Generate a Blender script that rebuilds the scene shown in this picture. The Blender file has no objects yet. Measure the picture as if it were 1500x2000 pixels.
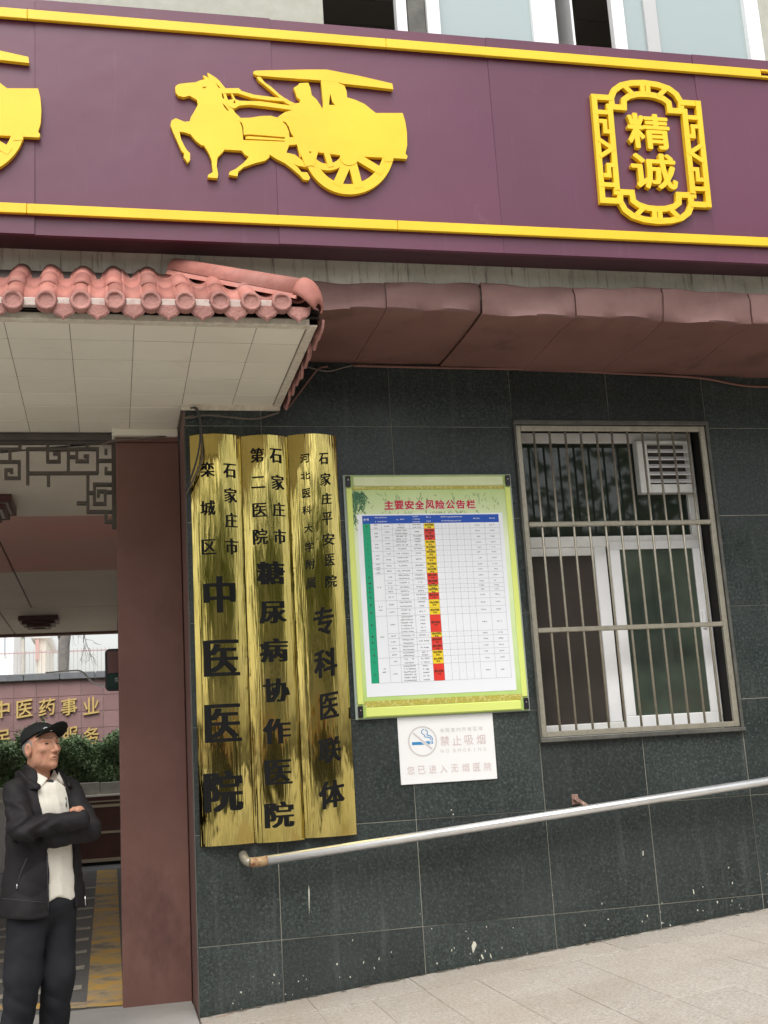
import bpy, bmesh, math, random
import numpy as np
from mathutils import Matrix, Vector
random.seed(7); rng = np.random.default_rng(7)
sc = bpy.context.scene
COL = sc.collection
# ------------------------------------------------------------------ camera
FPX = 2299.32; YAW, PIT, ROL = 0.23395478, 0.20665655, -0.06074474
CAM = np.array([0.0, -7.0, 1.338])
_f = np.array([math.sin(YAW)*math.cos(PIT), math.cos(YAW)*math.cos(PIT), math.sin(PIT)])
_r = np.array([math.cos(YAW), -math.sin(YAW), 0.0]); _u = np.cross(_r, _f)
RT = _r*math.cos(ROL)+_u*math.sin(ROL); UP = -_r*math.sin(ROL)+_u*math.cos(ROL)
cd = bpy.data.cameras.new('camera'); cam = bpy.data.objects.new('camera', cd); COL.objects.link(cam)
cd.sensor_fit = 'AUTO'; cd.sensor_width = 36.0; cd.lens = FPX/2000*36; cd.clip_start = 0.05; cd.clip_end = 2000
mw = Matrix.Identity(4)
for i in range(3):
    mw[i][0] = RT[i]; mw[i][1] = UP[i]; mw[i][2] = -_f[i]; mw[i][3] = CAM[i]
cam.matrix_world = mw; sc.camera = cam
# ------------------------------------------------------------------ light (overcast daylight)
SUN_EL, SUN_AZ = math.radians(58), math.radians(200)      # azimuth clockwise from +Y
w = bpy.data.worlds.new('World'); sc.world = w; w.use_nodes = True
nt = w.node_tree; nt.nodes.clear()
sky = nt.nodes.new('ShaderNodeTexSky'); sky.sky_type = 'NISHITA'; sky.sun_disc = False
sky.sun_elevation = SUN_EL; sky.sun_rotation = SUN_AZ; sky.air_density = 1.6; sky.dust_density = 4.0; sky.ozone_density = 1.0
hs = nt.nodes.new('ShaderNodeHueSaturation'); hs.inputs['Saturation'].default_value = 0.22
bg = nt.nodes.new('ShaderNodeBackground'); bg.inputs['Strength'].default_value = 0.15
wo = nt.nodes.new('ShaderNodeOutputWorld')
nt.links.new(sky.outputs[0], hs.inputs['Color']); nt.links.new(hs.outputs[0], bg.inputs[0]); nt.links.new(bg.outputs[0], wo.inputs[0])
sd = bpy.data.lights.new('sun', 'SUN'); sun = bpy.data.objects.new('sun', sd); COL.objects.link(sun)
sd.energy = 1.2; sd.angle = math.radians(40); sd.color = (1.0, 0.965, 0.91)
_sd = Vector((math.sin(SUN_AZ)*math.cos(SUN_EL), math.cos(SUN_AZ)*math.cos(SUN_EL), math.sin(SUN_EL)))
sun.rotation_euler = _sd.to_track_quat('Z', 'Y').to_euler(); sun.location = (0, -20, 30)
vs = sc.view_settings; vs.view_transform = 'Standard'; vs.look = 'None'; vs.exposure = 0.75; vs.gamma = 1.0; vs.use_curve_mapping = False
sc.render.engine = 'CYCLES'; sc.cycles.use_denoising = True; sc.cycles.max_bounces = 8; sc.cycles.diffuse_bounces = 5
sc.cycles.caustics_reflective = False; sc.cycles.caustics_refractive = False; sc.cycles.sample_clamp_indirect = 6

# ------------------------------------------------------------------ geometry of the place: photo measurements onto real planes
def ray(px, py): return RT*(px-750) - UP*(py-1000) + _f*FPX
def aty(px, py, Y): d = ray(px, py); return CAM + d*((Y-CAM[1])/d[1])
def atz(px, py, Z): d = ray(px, py); return CAM + d*((Z-CAM[2])/d[2])

# ------------------------------------------------------------------ object helpers
WL = {}
def wl(o): return WL.get(o.name, np.zeros(3)) if o else np.zeros(3)
def empty(name, loc, label=None, cat=None, group=None, kind=None):
    o = bpy.data.objects.new(name, None); COL.objects.link(o); o.location = loc; o.empty_display_size = 0.1
    WL[o.name] = np.array(loc, float); tag(o, label, cat, group, kind); return o
def tag(o, label=None, cat=None, group=None, kind=None):
    if label: o['label'] = label
    if cat: o['category'] = cat
    if group: o['group'] = group
    if kind: o['kind'] = kind
    return o
def link(name, me, parent=None, loc=(0, 0, 0), rot=None):
    """mesh given around loc (world coordinates when loc is 0)"""
    o = bpy.data.objects.new(name, me); COL.objects.link(o)
    o.location = np.array(loc, float) - wl(parent); WL[o.name] = np.array(loc, float)
    if rot: o.rotation_euler = rot
    if parent: o.parent = parent
    return o
def mesh(name, V, F, mat, smooth=False):
    me = bpy.data.meshes.new(name); me.from_pydata([tuple(map(float, v)) for v in V], [], [tuple(map(int, f)) for f in F])
    mats = mat if isinstance(mat, (list, tuple)) else [mat]
    for m in mats: me.materials.append(m)
    if smooth: me.polygons.foreach_set('use_smooth', [True]*len(me.polygons))
    me.update(); return me
def put(name, V, F, mat, parent=None, smooth=False, loc=(0, 0, 0)):
    return link(name, mesh(name, V, F, mat, smooth), parent, loc)
def box_data(x0, x1, y0, y1, z0, z1, c=0.0):
    if c <= 0:
        V = [(x, y, z) for z in (z0, z1) for y in (y0, y1) for x in (x0, x1)]
        F = [(0, 2, 3, 1), (4, 5, 7, 6), (0, 1, 5, 4), (2, 6, 7, 3), (0, 4, 6, 2), (1, 3, 7, 5)]
        return V, F
    bm = bmesh.new(); bmesh.ops.create_cube(bm, size=1)
    for v in bm.verts: v.co = ((x0+x1)/2+v.co.x*(x1-x0), (y0+y1)/2+v.co.y*(y1-y0), (z0+z1)/2+v.co.z*(z1-z0))
    bmesh.ops.bevel(bm, geom=list(bm.edges), offset=c, segments=1, affect='EDGES')
    V = [tuple(v.co) for v in bm.verts]; bm.verts.index_update(); F = [[v.index for v in f.verts] for f in bm.faces]; bm.free()
    return V, F
def box(name, x0, x1, y0, y1, z0, z1, mat, parent=None, c=0.0, at=None):
    V, F = box_data(x0, x1, y0, y1, z0, z1, c)
    if at is not None: return put(name, np.array(V)-np.array(at), F, mat, parent, loc=at)
    return put(name, V, F, mat, parent)
class MB:
    def __init__(s): s.V = []; s.F = []; s.M = []
    def add(s, V, F, m=0):
        n = len(s.V); s.V += [tuple(v) for v in V]; s.F += [tuple(i+n for i in f) for f in F]; s.M += [m]*len(F); return s
    def box(s, *a, c=0.0, m=0): return s.add(*box_data(*a, c), m)
    def tube(s, pts, r, n=8, m=0, caps=True): return s.add(*tube_data(pts, r, n, caps), m)
    def build(s, name, mat, parent=None, smooth=False, loc=(0, 0, 0)):
        o = put(name, np.array(s.V)-np.array(loc) if len(s.V) else s.V, s.F, mat, parent, smooth, loc)
        if any(s.M): o.data.polygons.foreach_set('material_index', s.M)
        return o
def tube_data(pts, r, n=8, caps=True):
    P = [np.array(p, float) for p in pts]; k = len(P)
    R = list(r) if hasattr(r, '__len__') else [r]*k
    V = []; F = []; ref = None
    for i in range(k):
        t = P[min(i+1, k-1)]-P[max(i-1, 0)]; t = t/(np.linalg.norm(t)+1e-9)
        if ref is None:
            ref = np.array([0, 0, 1.0]) if abs(t[2]) < .9 else np.array([0, 1.0, 0])
        a = np.cross(t, ref); a /= np.linalg.norm(a)+1e-9; b = np.cross(a, t); ref = b
        for j in range(n):
            th = 2*math.pi*j/n; V.append(P[i]+R[i]*(math.cos(th)*a+math.sin(th)*b))
    for i in range(k-1):
        for j in range(n):
            F.append((i*n+j, i*n+(j+1) % n, (i+1)*n+(j+1) % n, (i+1)*n+j))
    if caps: F += [tuple(range(n))[::-1], tuple((k-1)*n+j for j in range(n))]
    return V, F
def catmull(pts, n=8):
    P = [np.array(p, float) for p in pts]; P = [2*P[0]-P[1]]+P+[2*P[-1]-P[-2]]; out = []
    for i in range(1, len(P)-2):
        for j in range(n):
            t = j/n; a, b, c, d = P[i-1:i+3]
            out.append(.5*((2*b)+(c-a)*t+(2*a-5*b+4*c-d)*t*t+(-a+3*b-3*c+d)*t**3))
    out.append(P[-2]); return out
def ribbon(pts, wd, closed=False):
    """mitred 2-D strip: returns left, right point lists"""
    P = [np.array(p, float) for p in pts]; k = len(P); L = []; R = []
    for i in range(k):
        a = P[i]-P[i-1] if (i > 0 or closed) else P[1]-P[0]
        b = P[(i+1) % k]-P[i] if (i < k-1 or closed) else P[i]-P[i-1]
        a = a/np.linalg.norm(a); b = b/np.linalg.norm(b)
        na = np.array([-a[1], a[0]]); nb = np.array([-b[1], b[0]]); n = na+nb; n = n/(np.linalg.norm(n)+1e-9)
        s = wd/2/max(.35, float(n@na)); L.append(P[i]+n*s); R.append(P[i]-n*s)
    return L, R
def strip_solid(mb, pts, wd, y0, y1, closed=False, m=0):
    """extruded mitred strip in the x-z plane between depth y0 (front) and y1"""
    L, R = ribbon(pts, wd, closed); k = len(L); V = []
    for y in (y0, y1):
        V += [(p[0], y, p[1]) for p in L]+[(p[0], y, p[1]) for p in R]
    F = []
    for i in range(k if closed else k-1):
        j = (i+1) % k
        F += [(i, k+i, k+j, j), (2*k+i, 2*k+j, 3*k+j, 3*k+i), (i, j, 2*k+j, 2*k+i), (k+i, 3*k+i, 3*k+j, k+j)]
    if not closed: F += [(0, 2*k, 3*k, k), (k-1, 2*k-1, 4*k-1, 3*k-1)]
    mb.add(V, F, m)
def curve_mesh(loops, extr):
    cu = bpy.data.curves.new('c', 'CURVE'); cu.dimensions = '2D'; cu.fill_mode = 'BOTH'; cu.extrude = extr
    for lp in loops:
        s = cu.splines.new('POLY'); s.points.add(len(lp)-1); s.use_cyclic_u = True
        for p, q in zip(s.points, lp): p.co = (q[0], q[1], 0, 1)
    return _curve_data(cu)
def _curve_data(cu):
    o = bpy.data.objects.new('c', cu); COL.objects.link(o)
    me = bpy.data.meshes.new_from_object(o.evaluated_get(bpy.context.evaluated_depsgraph_get()))
    V = np.array([v.co[:] for v in me.vertices]).reshape(-1, 3); F = [tuple(p.vertices) for p in me.polygons]
    bpy.data.objects.remove(o); bpy.data.curves.remove(cu); bpy.data.meshes.remove(me); return V, F
def shape_add(mb, loops, y0, y1, m=0):
    """filled outline (x,z loops, holes by even-odd) from depth y0 (front) to y1"""
    V, F = curve_mesh(loops, .5)
    mb.add([(v[0], y0 if v[2] > 0 else y1, v[1]) for v in V], F, m)
_gl = {}
def glyph(ch, off=0.0, extr=0.0, res=2):
    k = (ch, off, extr > 0, res)
    if k not in _gl:
        cu = bpy.data.curves.new('t', 'FONT'); cu.body = ch; cu.resolution_u = res; cu.offset = off
        cu.fill_mode = 'BOTH' if extr > 0 else 'FRONT'; cu.extrude = .5 if extr > 0 else 0
        V, F = _curve_data(cu); a, b = V.min(0), V.max(0); U = V.copy()
        U[:, 0] = (V[:, 0]-a[0])/(b[0]-a[0])-.5; U[:, 1] = (V[:, 1]-a[1])/(b[1]-a[1])-.5
        if extr <= 0:                                  # flat lettering is cut fine enough to follow a curved plate
            bm = bmesh.new(); vv = [bm.verts.new(u) for u in U]
            for f in F:
                try: bm.faces.new([vv[i] for i in f])
                except ValueError: pass
            for c in (-.4, -.3, -.2, -.1, 0, .1, .2, .3, .4):
                bmesh.ops.bisect_plane(bm, geom=list(bm.verts)+list(bm.edges)+list(bm.faces), plane_co=(c, 0, 0), plane_no=(1, 0, 0))
            bm.verts.index_update(); U = np.array([v.co[:] for v in bm.verts]); F = [tuple(v.index for v in f.verts) for f in bm.faces]; bm.free()
        _gl[k] = (U, F)
    return _gl[k]
def write(mb, ch, cx, cz, wd, ht, ysurf, thick=0.0, off=0.0, shear=0.0, lean=0.0, song=0.0, m=0, res=2, eps=.0006):
    """one character on the surface y=ysurf(x); song>0 thickens the uprights"""
    U, F = glyph(ch, 0.0, thick, res)
    offs = [(0.0, 0.0)]
    if off > 0: offs = [(off*math.cos(t), off*math.sin(t)) for t in (0.0, 1.05, 2.09, 3.14, 4.19, 5.24)]+offs
    if song > 0: offs = [(a+dx, b) for dx in (-song, -song/2, 0, song/2, song) for a, b in offs]
    for i, (dx, dz) in enumerate(offs):
        V = []; k_ = 1-2*(song+off)
        for u in U:
            x = u[0]*k_+dx; z = u[1]*(1-2*off)+dz+shear*x; x = x+lean*u[1]
            X = cx+x*wd; Z = cz+z*ht; y = ysurf(X)
            V.append((X, y-eps-.00006*i-(thick if (thick > 0 and u[2] > 0) else 0), Z))
        mb.add(V, F, m)
# ------------------------------------------------------------------ materials
def L(c):
    if isinstance(c, str):
        c = [int(c[i:i+2], 16)/255 for i in (0, 2, 4)]
        c = [v/12.92 if v <= .04045 else ((v+.055)/1.055)**2.4 for v in c]
    return (c[0], c[1], c[2], 1.0)
class NM:
    def __init__(s, name, rough=.6, metal=0.0, spec=.5):
        s.m = bpy.data.materials.new(name); s.m.use_nodes = True; s.t = s.m.node_tree
        s.b = s.t.nodes['Principled BSDF']; s.b.inputs['Roughness'].default_value = rough; s.b.inputs['Metallic'].default_value = metal
        s.b.inputs['Specular IOR Level'].default_value = spec
    def n(s, ty, **k):
        x = s.t.nodes.new(ty)
        for a, v in k.items(): setattr(x, a, v)
        return x
    def l(s, a, b): s.t.links.new(a, b)
    def coord(s, scale=(1, 1, 1), loc=(0, 0, 0)):
        c = s.n('ShaderNodeNewGeometry'); mp = s.n('ShaderNodeMapping'); mp.inputs['Scale'].default_value = scale; mp.inputs['Location'].default_value = loc
        s.l(c.outputs['Position'], mp.inputs[0]); return mp.outputs[0]
    def noise(s, scale, detail=3, rough=.55, sc3=(1, 1, 1), loc=(0, 0, 0)):
        x = s.n('ShaderNodeTexNoise'); x.inputs['Scale'].default_value = scale; x.inputs['Detail'].default_value = detail; x.inputs['Roughness'].default_value = rough
        s.l(s.coord(sc3, loc), x.inputs['Vector']); return x.outputs['Fac']
    def voro(s, scale, sc3=(1, 1, 1), out='Distance'):
        x = s.n('ShaderNodeTexVoronoi'); x.inputs['Scale'].default_value = scale; s.l(s.coord(sc3), x.inputs['Vector']); return x.outputs[out]
    def ramp(s, fac, stops):
        r = s.n('ShaderNodeValToRGB'); e = r.color_ramp.elements
        while len(e) < len(stops): e.new(.5)
        for q, (p, c) in zip(e, stops): q.position = p; q.color = L(c) if not isinstance(c, (int, float)) else (c, c, c, 1)
        s.l(fac, r.inputs[0]); return r.outputs[0]
    def mix(s, fac, a, b, mode='MIX'):
        x = s.n('ShaderNodeMix', data_type='RGBA', blend_type=mode)
        for sock, v in ((x.inputs[0], fac), (x.inputs[6], a), (x.inputs[7], b)):
            if isinstance(v, (int, float)): sock.default_value = v
            elif isinstance(v, (tuple, list, str)): sock.default_value = L(v)
            else: s.l(v, sock)
        return x.outputs[2]
    def rnd(s, col, amt):
        oi = s.n('ShaderNodeObjectInfo'); mr = s.n('ShaderNodeMapRange'); mr.inputs[3].default_value = 1-amt; mr.inputs[4].default_value = 1+amt
        s.l(oi.outputs['Random'], mr.inputs[0]); h = s.n('ShaderNodeHueSaturation'); s.l(col, h.inputs['Color']); s.l(mr.outputs[0], h.inputs['Value']); return h.outputs[0]
    def col(s, c):
        if isinstance(c, (tuple, list, str)): s.b.inputs['Base Color'].default_value = L(c)
        else: s.l(c, s.b.inputs['Base Color'])
        return s
    def rough(s, c): s.l(c, s.b.inputs['Roughness']); return s
    def bump(s, h, strength=.3, dist=.01):
        x = s.n('ShaderNodeBump'); x.inputs['Strength'].default_value = strength; x.inputs['Distance'].default_value = dist
        s.l(h, x.inputs['Height']); s.l(x.outputs[0], s.b.inputs['Normal']); return s
def simple(name, c, rough=.6, metal=0.0, c2=None, vs=6, bump=0.0, bs=80, rnd=0.0, spec=.5, sc3=(1, 1, 1)):
    k = NM(name, rough, metal, spec)
    if c2 is not None or rnd:
        out = k.ramp(k.noise(vs, 5, .6, sc3), [(.3, c), (.7, c2 if c2 is not None else c)])
        if rnd: out = k.rnd(out, rnd)
        k.col(out)
    else: k.col(c)
    if bump: k.bump(k.noise(bs, 4), bump, .01)
    return k.m
# granite
k = NM('granite', .42, 0, .45)
base = k.ramp(k.noise(60, 5, .8), [(.36, (.008, .012, .0115)), (.52, (.023, .031, .030)), (.68, (.075, .092, .087))])
big = k.noise(1.3, 4, .6); base = k.mix(k.ramp(big, [(.4, 0.0), (.75, .35)]), base, (.055, .063, .060))
dr = k.ramp(k.noise(3.0, 4, .6, (5, 5, .35)), [(.56, 0.0), (.8, .32)]); base = k.mix(dr, base, (.13, .14, .13))
sp = k.ramp(k.voro(9.0), [(.025, 1.0), (.045, 0.0)]); spn = k.ramp(k.noise(1.7, 2), [(.5, 0.0), (.62, 1.0)]); spm = k.mix(1.0, sp, spn, 'MULTIPLY'); base = k.mix(spm, base, (.5, .49, .42))
k.col(k.rnd(base, .24)); k.rough(k.ramp(k.noise(2.5, 4), [(.3, .22), (.7, .5)])); k.bump(k.noise(140, 3), .04, .002); GRAN = k.m
GROUT = simple('pale_grout', (.46, .45, .37), .9, c2=(.09, .09, .08), vs=1.6)
STONE = simple('grey_stone_trim', (.12, .118, .10), .55, c2=(.05, .05, .045), vs=9)
k = NM('maroon_paint', .62, 0, .35); c = k.ramp(k.noise(2.2, 5, .6), [(.3, (.155, .075, .060)), (.7, (.205, .105, .086))]); c = k.mix(k.ramp(k.noise(1.6, 5, .7, (1, 1, .5)), [(.55, 0.0), (.68, .55)]), c, (.075, .036, .030)); k.col(c); k.bump(k.noise(230, 3), .25, .003); MAROON = k.m
k = NM('pink_maroon_eave', .65, 0, .35); c = k.ramp(k.noise(3, 5, .65), [(.3, (.15, .078, .070)), (.7, (.21, .118, .106))]); c = k.mix(k.ramp(k.noise(6, 4, .6, (3, 1, .4)), [(.6, 0.0), (.8, .4)]), c, (.27, .19, .17)); k.col(c); k.bump(k.noise(60, 4), .3, .004); EAVE = k.m
k = NM('weathered_concrete', .9, 0, .2); c = k.ramp(k.noise(5, 6, .65), [(.3, (.36, .34, .28)), (.7, (.52, .49, .42))]); c = k.mix(k.ramp(k.noise(9, 5, .7, (4, 1, .25)), [(.54, 0.0), (.68, .8)]), c, (.10, .09, .075)); k.col(c); k.bump(k.noise(40, 5), .5, .006); CONC = k.m
UPWALL = simple('beige_render', (.45, .45, .39), .85, c2=(.39, .39, .33), vs=14, bump=.2, bs=150)
k = NM('purple_sign_sheet', .36, 0, .5); c = k.ramp(k.noise(1.1, 3, .5), [(.3, (.105, .026, .056)), (.7, (.122, .033, .066))])
c = k.mix(k.ramp(k.noise(5.5, 6, .75, (1, 1, .6)), [(.64, 0.0), (.8, .16)]), c, (.42, .33, .37))
c = k.mix(k.ramp(k.noise(8, 5, .7, (3, 1, .22)), [(.6, 0.0), (.75, .12)]), c, (.30, .2, .25)); k.col(k.rnd(c, .06)); k.bump(k.noise(2.2, 3), .25, .02); SIGN = k.m
k = NM('yellow_relief', .42, 0, .5); c = k.ramp(k.noise(2.5, 4, .6), [(.3, (.78, .49, .008)), (.7, (.85, .56, .016))]); c = k.mix(k.ramp(k.noise(10, 5, .7, (3, 1, .4)), [(.6, 0.0), (.78, .18)]), c, (.55, .36, .06)); k.col(c); YEL = k.m
WHITE = simple('white_pvc', (.84, .84, .82), .35, c2=(.70, .69, .65), vs=7)
WHITE2 = simple('white_pvc_clean', (.88, .88, .89), .3, c2=(.82, .82, .82), vs=5)
k = NM('galvanised_steel', .42, .55); c = k.ramp(k.noise(26, 5, .7), [(.3, (.30, .275, .215)), (.6, (.40, .37, .30)), (.82, (.22, .12, .06))]); k.col(c); k.bump(k.noise(120, 3), .15, .002); STEEL = k.m
k = NM('rail_steel', .36, .8); c = k.ramp(k.noise(14, 4, .6, (.3, 1, 1)), [(.3, (.66, .655, .65)), (.7, (.82, .815, .81))]); k.col(c); RAIL = k.m
RUST = simple('rust_primer', (.22, .075, .04), .8, c2=(.5, .38, .2), vs=30)
k = NM('brass', .07, 1.0); c = k.ramp(k.noise(2, 4, .6, (3, 1, 1)), [(.3, (.52, .41, .115)), (.7, (.68, .55, .19))])
c = k.mix(k.ramp(k.noise(7, 5, .7), [(.64, 0.0), (.78, .45)]), c, (.42, .30, .12)); k.col(c); k.rough(k.ramp(k.noise(6, 5, .7), [(.35, .015), (.75, .09)]))
h = k.mix(.25, k.noise(2.6, 3, .55, (5, 1, .55)), k.noise(4.5, 3, .6, (13, 1, .14))); k.bump(h, .5, .022); BRASS = k.m
BLACK = simple('black_enamel', (.006, .006, .006), .5, spec=.2)
CABLE = simple('grey_cable', (.05, .052, .055), .55)
CABLE2 = simple('dusty_cable', (.13, .105, .085), .7)
k = NM('clay_tile', .7, 0, .35); c = k.ramp(k.noise(9, 5, .65), [(.3, (.29, .105, .083)), (.7, (.41, .170, .135))]); c = k.mix(k.ramp(k.noise(16, 6, .75), [(.54, 0.0), (.68, .7)]), c, (.20, .095, .08))
c = k.mix(k.ramp(k.noise(2.6, 4, .6), [(.56, 0.0), (.75, .45)]), c, (.36, .23, .21)); k.col(k.rnd(c, .2)); k.bump(k.noise(55, 5, .7), .35, .004); TILE = k.m
k = NM('embossed_clay', .7, 0, .35); c = k.ramp(k.noise(12, 5), [(.3, (.29, .135, .115)), (.7, (.40, .195, .168))]); k.col(k.rnd(c, .08))
k.bump(k.noise(62, 3, .6), .8, .008); EMB = k.m
k = NM('soffit_board', .55, 0, .3); c = k.ramp(k.noise(2.2, 4, .55), [(.3, (.74, .69, .575)), (.7, (.80, .755, .64))]); c = k.mix(k.ramp(k.noise(3.2, 5, .7), [(.62, 0.0), (.8, .35)]), c, (.50, .40, .30)); k.col(k.rnd(c, .03)); SOFF = k.m
SOFFJ = simple('soffit_joint', (.24, .21, .16), .8)
k = NM('passage_ceiling_board', .45, 0, .4); k.col(k.rnd(k.ramp(k.noise(1.5, 3), [(.3, (.72, .65, .54)), (.7, (.78, .71, .60))]), .04)); CEIL = k.m
k = NM('red_lit_ceiling_board', .45, 0, .4); k.col(k.ramp(k.noise(.6, 3), [(.3, (.56, .36, .30)), (.7, (.66, .30, .25))])); CEILR = k.m  # red light falling on the ceiling, put into the board colour
LATT = simple('dark_bronze_lattice', (.07, .058, .05), .5, c2=(.1, .085, .07), vs=8)
WOODR = simple('dark_red_lacquer', (.075, .02, .016), .35, c2=(.055, .017, .014), vs=10)
LAMPGL = simple('lamp_frosted_panel', (.62, .58, .5), .5)
GLASSD = NM('window_glass', .03, 0, .55); GLASSD.col((.022, .030, .024)); GLASSD.bump(GLASSD.noise(1.6, 2), .05, .02); GLASSD = GLASSD.m
GLASSP = NM('sash_glass', .03, 0, .4); GLASSP.col(GLASSP.ramp(GLASSP.noise(2.2, 3), [(.35, (.035, .048, .038)), (.65, (.085, .105, .08))])); GLASSP = GLASSP.m  # soft green mottling paints reflected trees into the pane colour
k = NM('clear_glass', .02, 0, .5); k.col((.85, .92, .9)); k.b.inputs['Transmission Weight'].default_value = 1.0; k.b.inputs['IOR'].default_value = 1.1; GLASSC = k.m
k = NM('milky_glass', .05, 0, 1.0); k.col((.33, .40, .40)); GLASSM = k.m
SCREEN = simple('insect_screen', (.036, .029, .023), .9, c2=(.05, .04, .032), vs=4, bump=.3, bs=900)
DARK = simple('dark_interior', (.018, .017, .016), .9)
ROOMC = simple('room_ceiling', (.5, .47, .43), .7, c2=(.44, .41, .37), vs=2)
k = NM('paving_granite', .62, 0, .4); c = k.ramp(k.noise(70, 5, .75), [(.3, (.23, .20, .17)), (.5, (.385, .35, .305)), (.7, (.54, .505, .455))]); c = k.mix(k.ramp(k.noise(1.5, 5, .65), [(.42, 0.0), (.75, .55)]), c, (.29, .235, .18))
c = k.mix(k.ramp(k.noise(2.4, 3, .6, (1, 2.2, 1)), [(.66, 0.0), (.72, .5)]), c, (.30, .14, .08)); k.col(k.rnd(c, .055)); k.bump(k.noise(160, 3), .12, .003); PAVE = k.m
PAVJ = simple('paving_joint', (.26, .225, .185), .9)
ASPH = simple('concrete_ground', (.40, .385, .36), .85, c2=(.31, .30, .28), vs=2.5, bump=.3, bs=120)
k = NM('dark_asphalt', .8); k.col(k.ramp(k.noise(60, 4, .7), [(.3, (.11, .107, .105)), (.7, (.19, .185, .178))])); k.bump(k.noise(90, 4), .3, .004); ROAD = k.m
k = NM('worn_yellow_paint', .75); c = k.ramp(k.noise(2.6, 6, .72), [(.36, (.24, .20, .15)), (.46, (.45, .35, .22)), (.56, (.66, .40, .08))]); k.col(c); PAINT = k.m
k = NM('worn_pale_paint', .75); c = k.ramp(k.noise(9, 6, .75), [(.33, (.16, .15, .14)), (.5, (.50, .46, .38))]); k.col(c); PAINT2 = k.m
FTILE = simple('maroon_wall_tile', (.24, .145, .145), .4, c2=(.29, .18, .18), vs=3, rnd=.08)
FGROUT = simple('far_grout', (.3, .24, .23), .9)
COPE = simple('slate_coping', (.17, .175, .185), .7, c2=(.12, .125, .135), vs=8)
GOLD = simple('gold_letter', (.72, .53, .2), .38, .35)
HEDGE = NM('hedge_leaf', .55, 0, .4); HEDGE.col(HEDGE.ramp(HEDGE.noise(9, 3), [(.3, (.11, .175, .08)), (.7, (.20, .29, .14))])); HEDGE = HEDGE.m
LEAF = NM('tree_leaf', .5, 0, .4); LEAF.col(LEAF.ramp(LEAF.noise(1.2, 3), [(.3, (.07, .11, .02)), (.7, (.18, .23, .05))])); LEAF = LEAF.m
BARK = simple('bark', (.24, .22, .20), .9, c2=(.15, .14, .13), vs=12, bump=.6, bs=40)
STN2 = simple('planter_stone', (.40, .38, .33), .85, c2=(.30, .285, .25), vs=9)
PALE = simple('pale_facade', (.88, .86, .83), .85)
PALE2 = simple('cream_facade', (.86, .80, .70), .85)
IRON = simple('iron_railing', (.55, .52, .5), .6)
# ------------------------------------------------------------------ the ground
g = put('ground', [(-300, -300, -.02), (300, -300, -.02), (300, 300, -.02), (-300, 300, -.02)], [(0, 1, 2, 3)], ASPH); tag(g, kind='structure')
rd = box('passage_floor', -6.0, .30, .62, 14, -.2, -.004, ROAD); tag(rd, kind='structure')
apron = box('forecourt', -6, .44, -6.5, .62, -.2, 0.0, ASPH); tag(apron, kind='structure')
mk = MB()
mk.add([(-.17, .70, .0), (.045, .64, .0), (.045, 11.4, .0), (-.24, 11.4, .0)], [(0, 1, 2, 3)])
mk.add([(-.9, .98, .002), (-.17, .66, .002), (-.17, .86, .002), (-.9, 1.18, .002)], [(0, 1, 2, 3)])
mk1 = mk.build('painted_border', PAINT); tag(mk1, kind='structure')
mk = MB()
for i, y in enumerate((1.35, 2.2, 3.0, 3.75, 4.5, 5.4, 6.2, 7.3, 8.6)):
    s = .34 if i % 2 else .1
    mk.add([(-2.2, y-s*3, .0), (-.215, y, .0), (-.215, y+.17, .0), (-2.2, y+.17-s*3, .0)], [(0, 1, 2, 3)])
mk2 = mk.build('painted_hatching', PAINT2); tag(mk2, kind='structure')
# ramp of granite slabs
RS = .0805
def rz(x): return RS*(x-.45)
V = [(.45, -6.4, rz(.45)-.004), (7.5, -6.4, rz(7.5)-.004), (7.5, -.001, rz(7.5)-.004), (.45, -.001, rz(.45)-.004)]
V += [(a, b, -.3) for a, b, c in V]
pav = put('pavement', V, [(0, 1, 2, 3), (4, 7, 6, 5), (0, 4, 5, 1), (3, 2, 6, 7), (0, 3, 7, 4), (1, 5, 6, 2)], PAVJ); tag(pav, kind='structure')
def slab(x0, x1, y0, y1, t):
    dz = random.uniform(-.0012, .0012); gq = .0013
    V, F = box_data(x0+gq, x1-gq, y0+gq, y1-gq, -.006, t+dz, .0012)
    V = [(x, y, z+rz(x)) for x, y, z in V]; put('paving_slab', V, F, PAVE, pav)
xs = [.452+.298*i for i in range(24)]
for i in range(0, 22, 2): slab(xs[i], xs[i+2], -.385, -.004, .004)
for i in range(20):
    for j in range(5):
        y1 = -.385-.6*j
        slab(xs[i], xs[i+1], y1-.6, y1, 0)
mb = MB(); rs = random.Random(31)
for i in range(260):
    x = rs.uniform(.46, 4.6); y = -.006-abs(rs.gauss(0, .018)) if i < 200 else rs.uniform(-2.6, -.1); a, b = (rs.uniform(.006, .04), rs.uniform(.003, .012)) if i < 200 else (rs.uniform(.002, .006), rs.uniform(.002, .006))
    y = min(y, -.005-b); zt_ = .0066 if y > -.38 else .0024
    mb.add([(x+a*math.cos(t)*rs.uniform(.6, 1.2), y+b*math.sin(t)*rs.uniform(.6, 1), rz(x+a*math.cos(t))+zt_+.0002*(i % 5)) for t in np.linspace(0, 2*math.pi, 8)[:-1]], [tuple(range(7))])
gm = mb.build('grime_patches', simple('grime', (.10, .085, .065), .95, c2=(.19, .165, .13), vs=30), pav); gm['kind'] = 'stuff'
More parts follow.
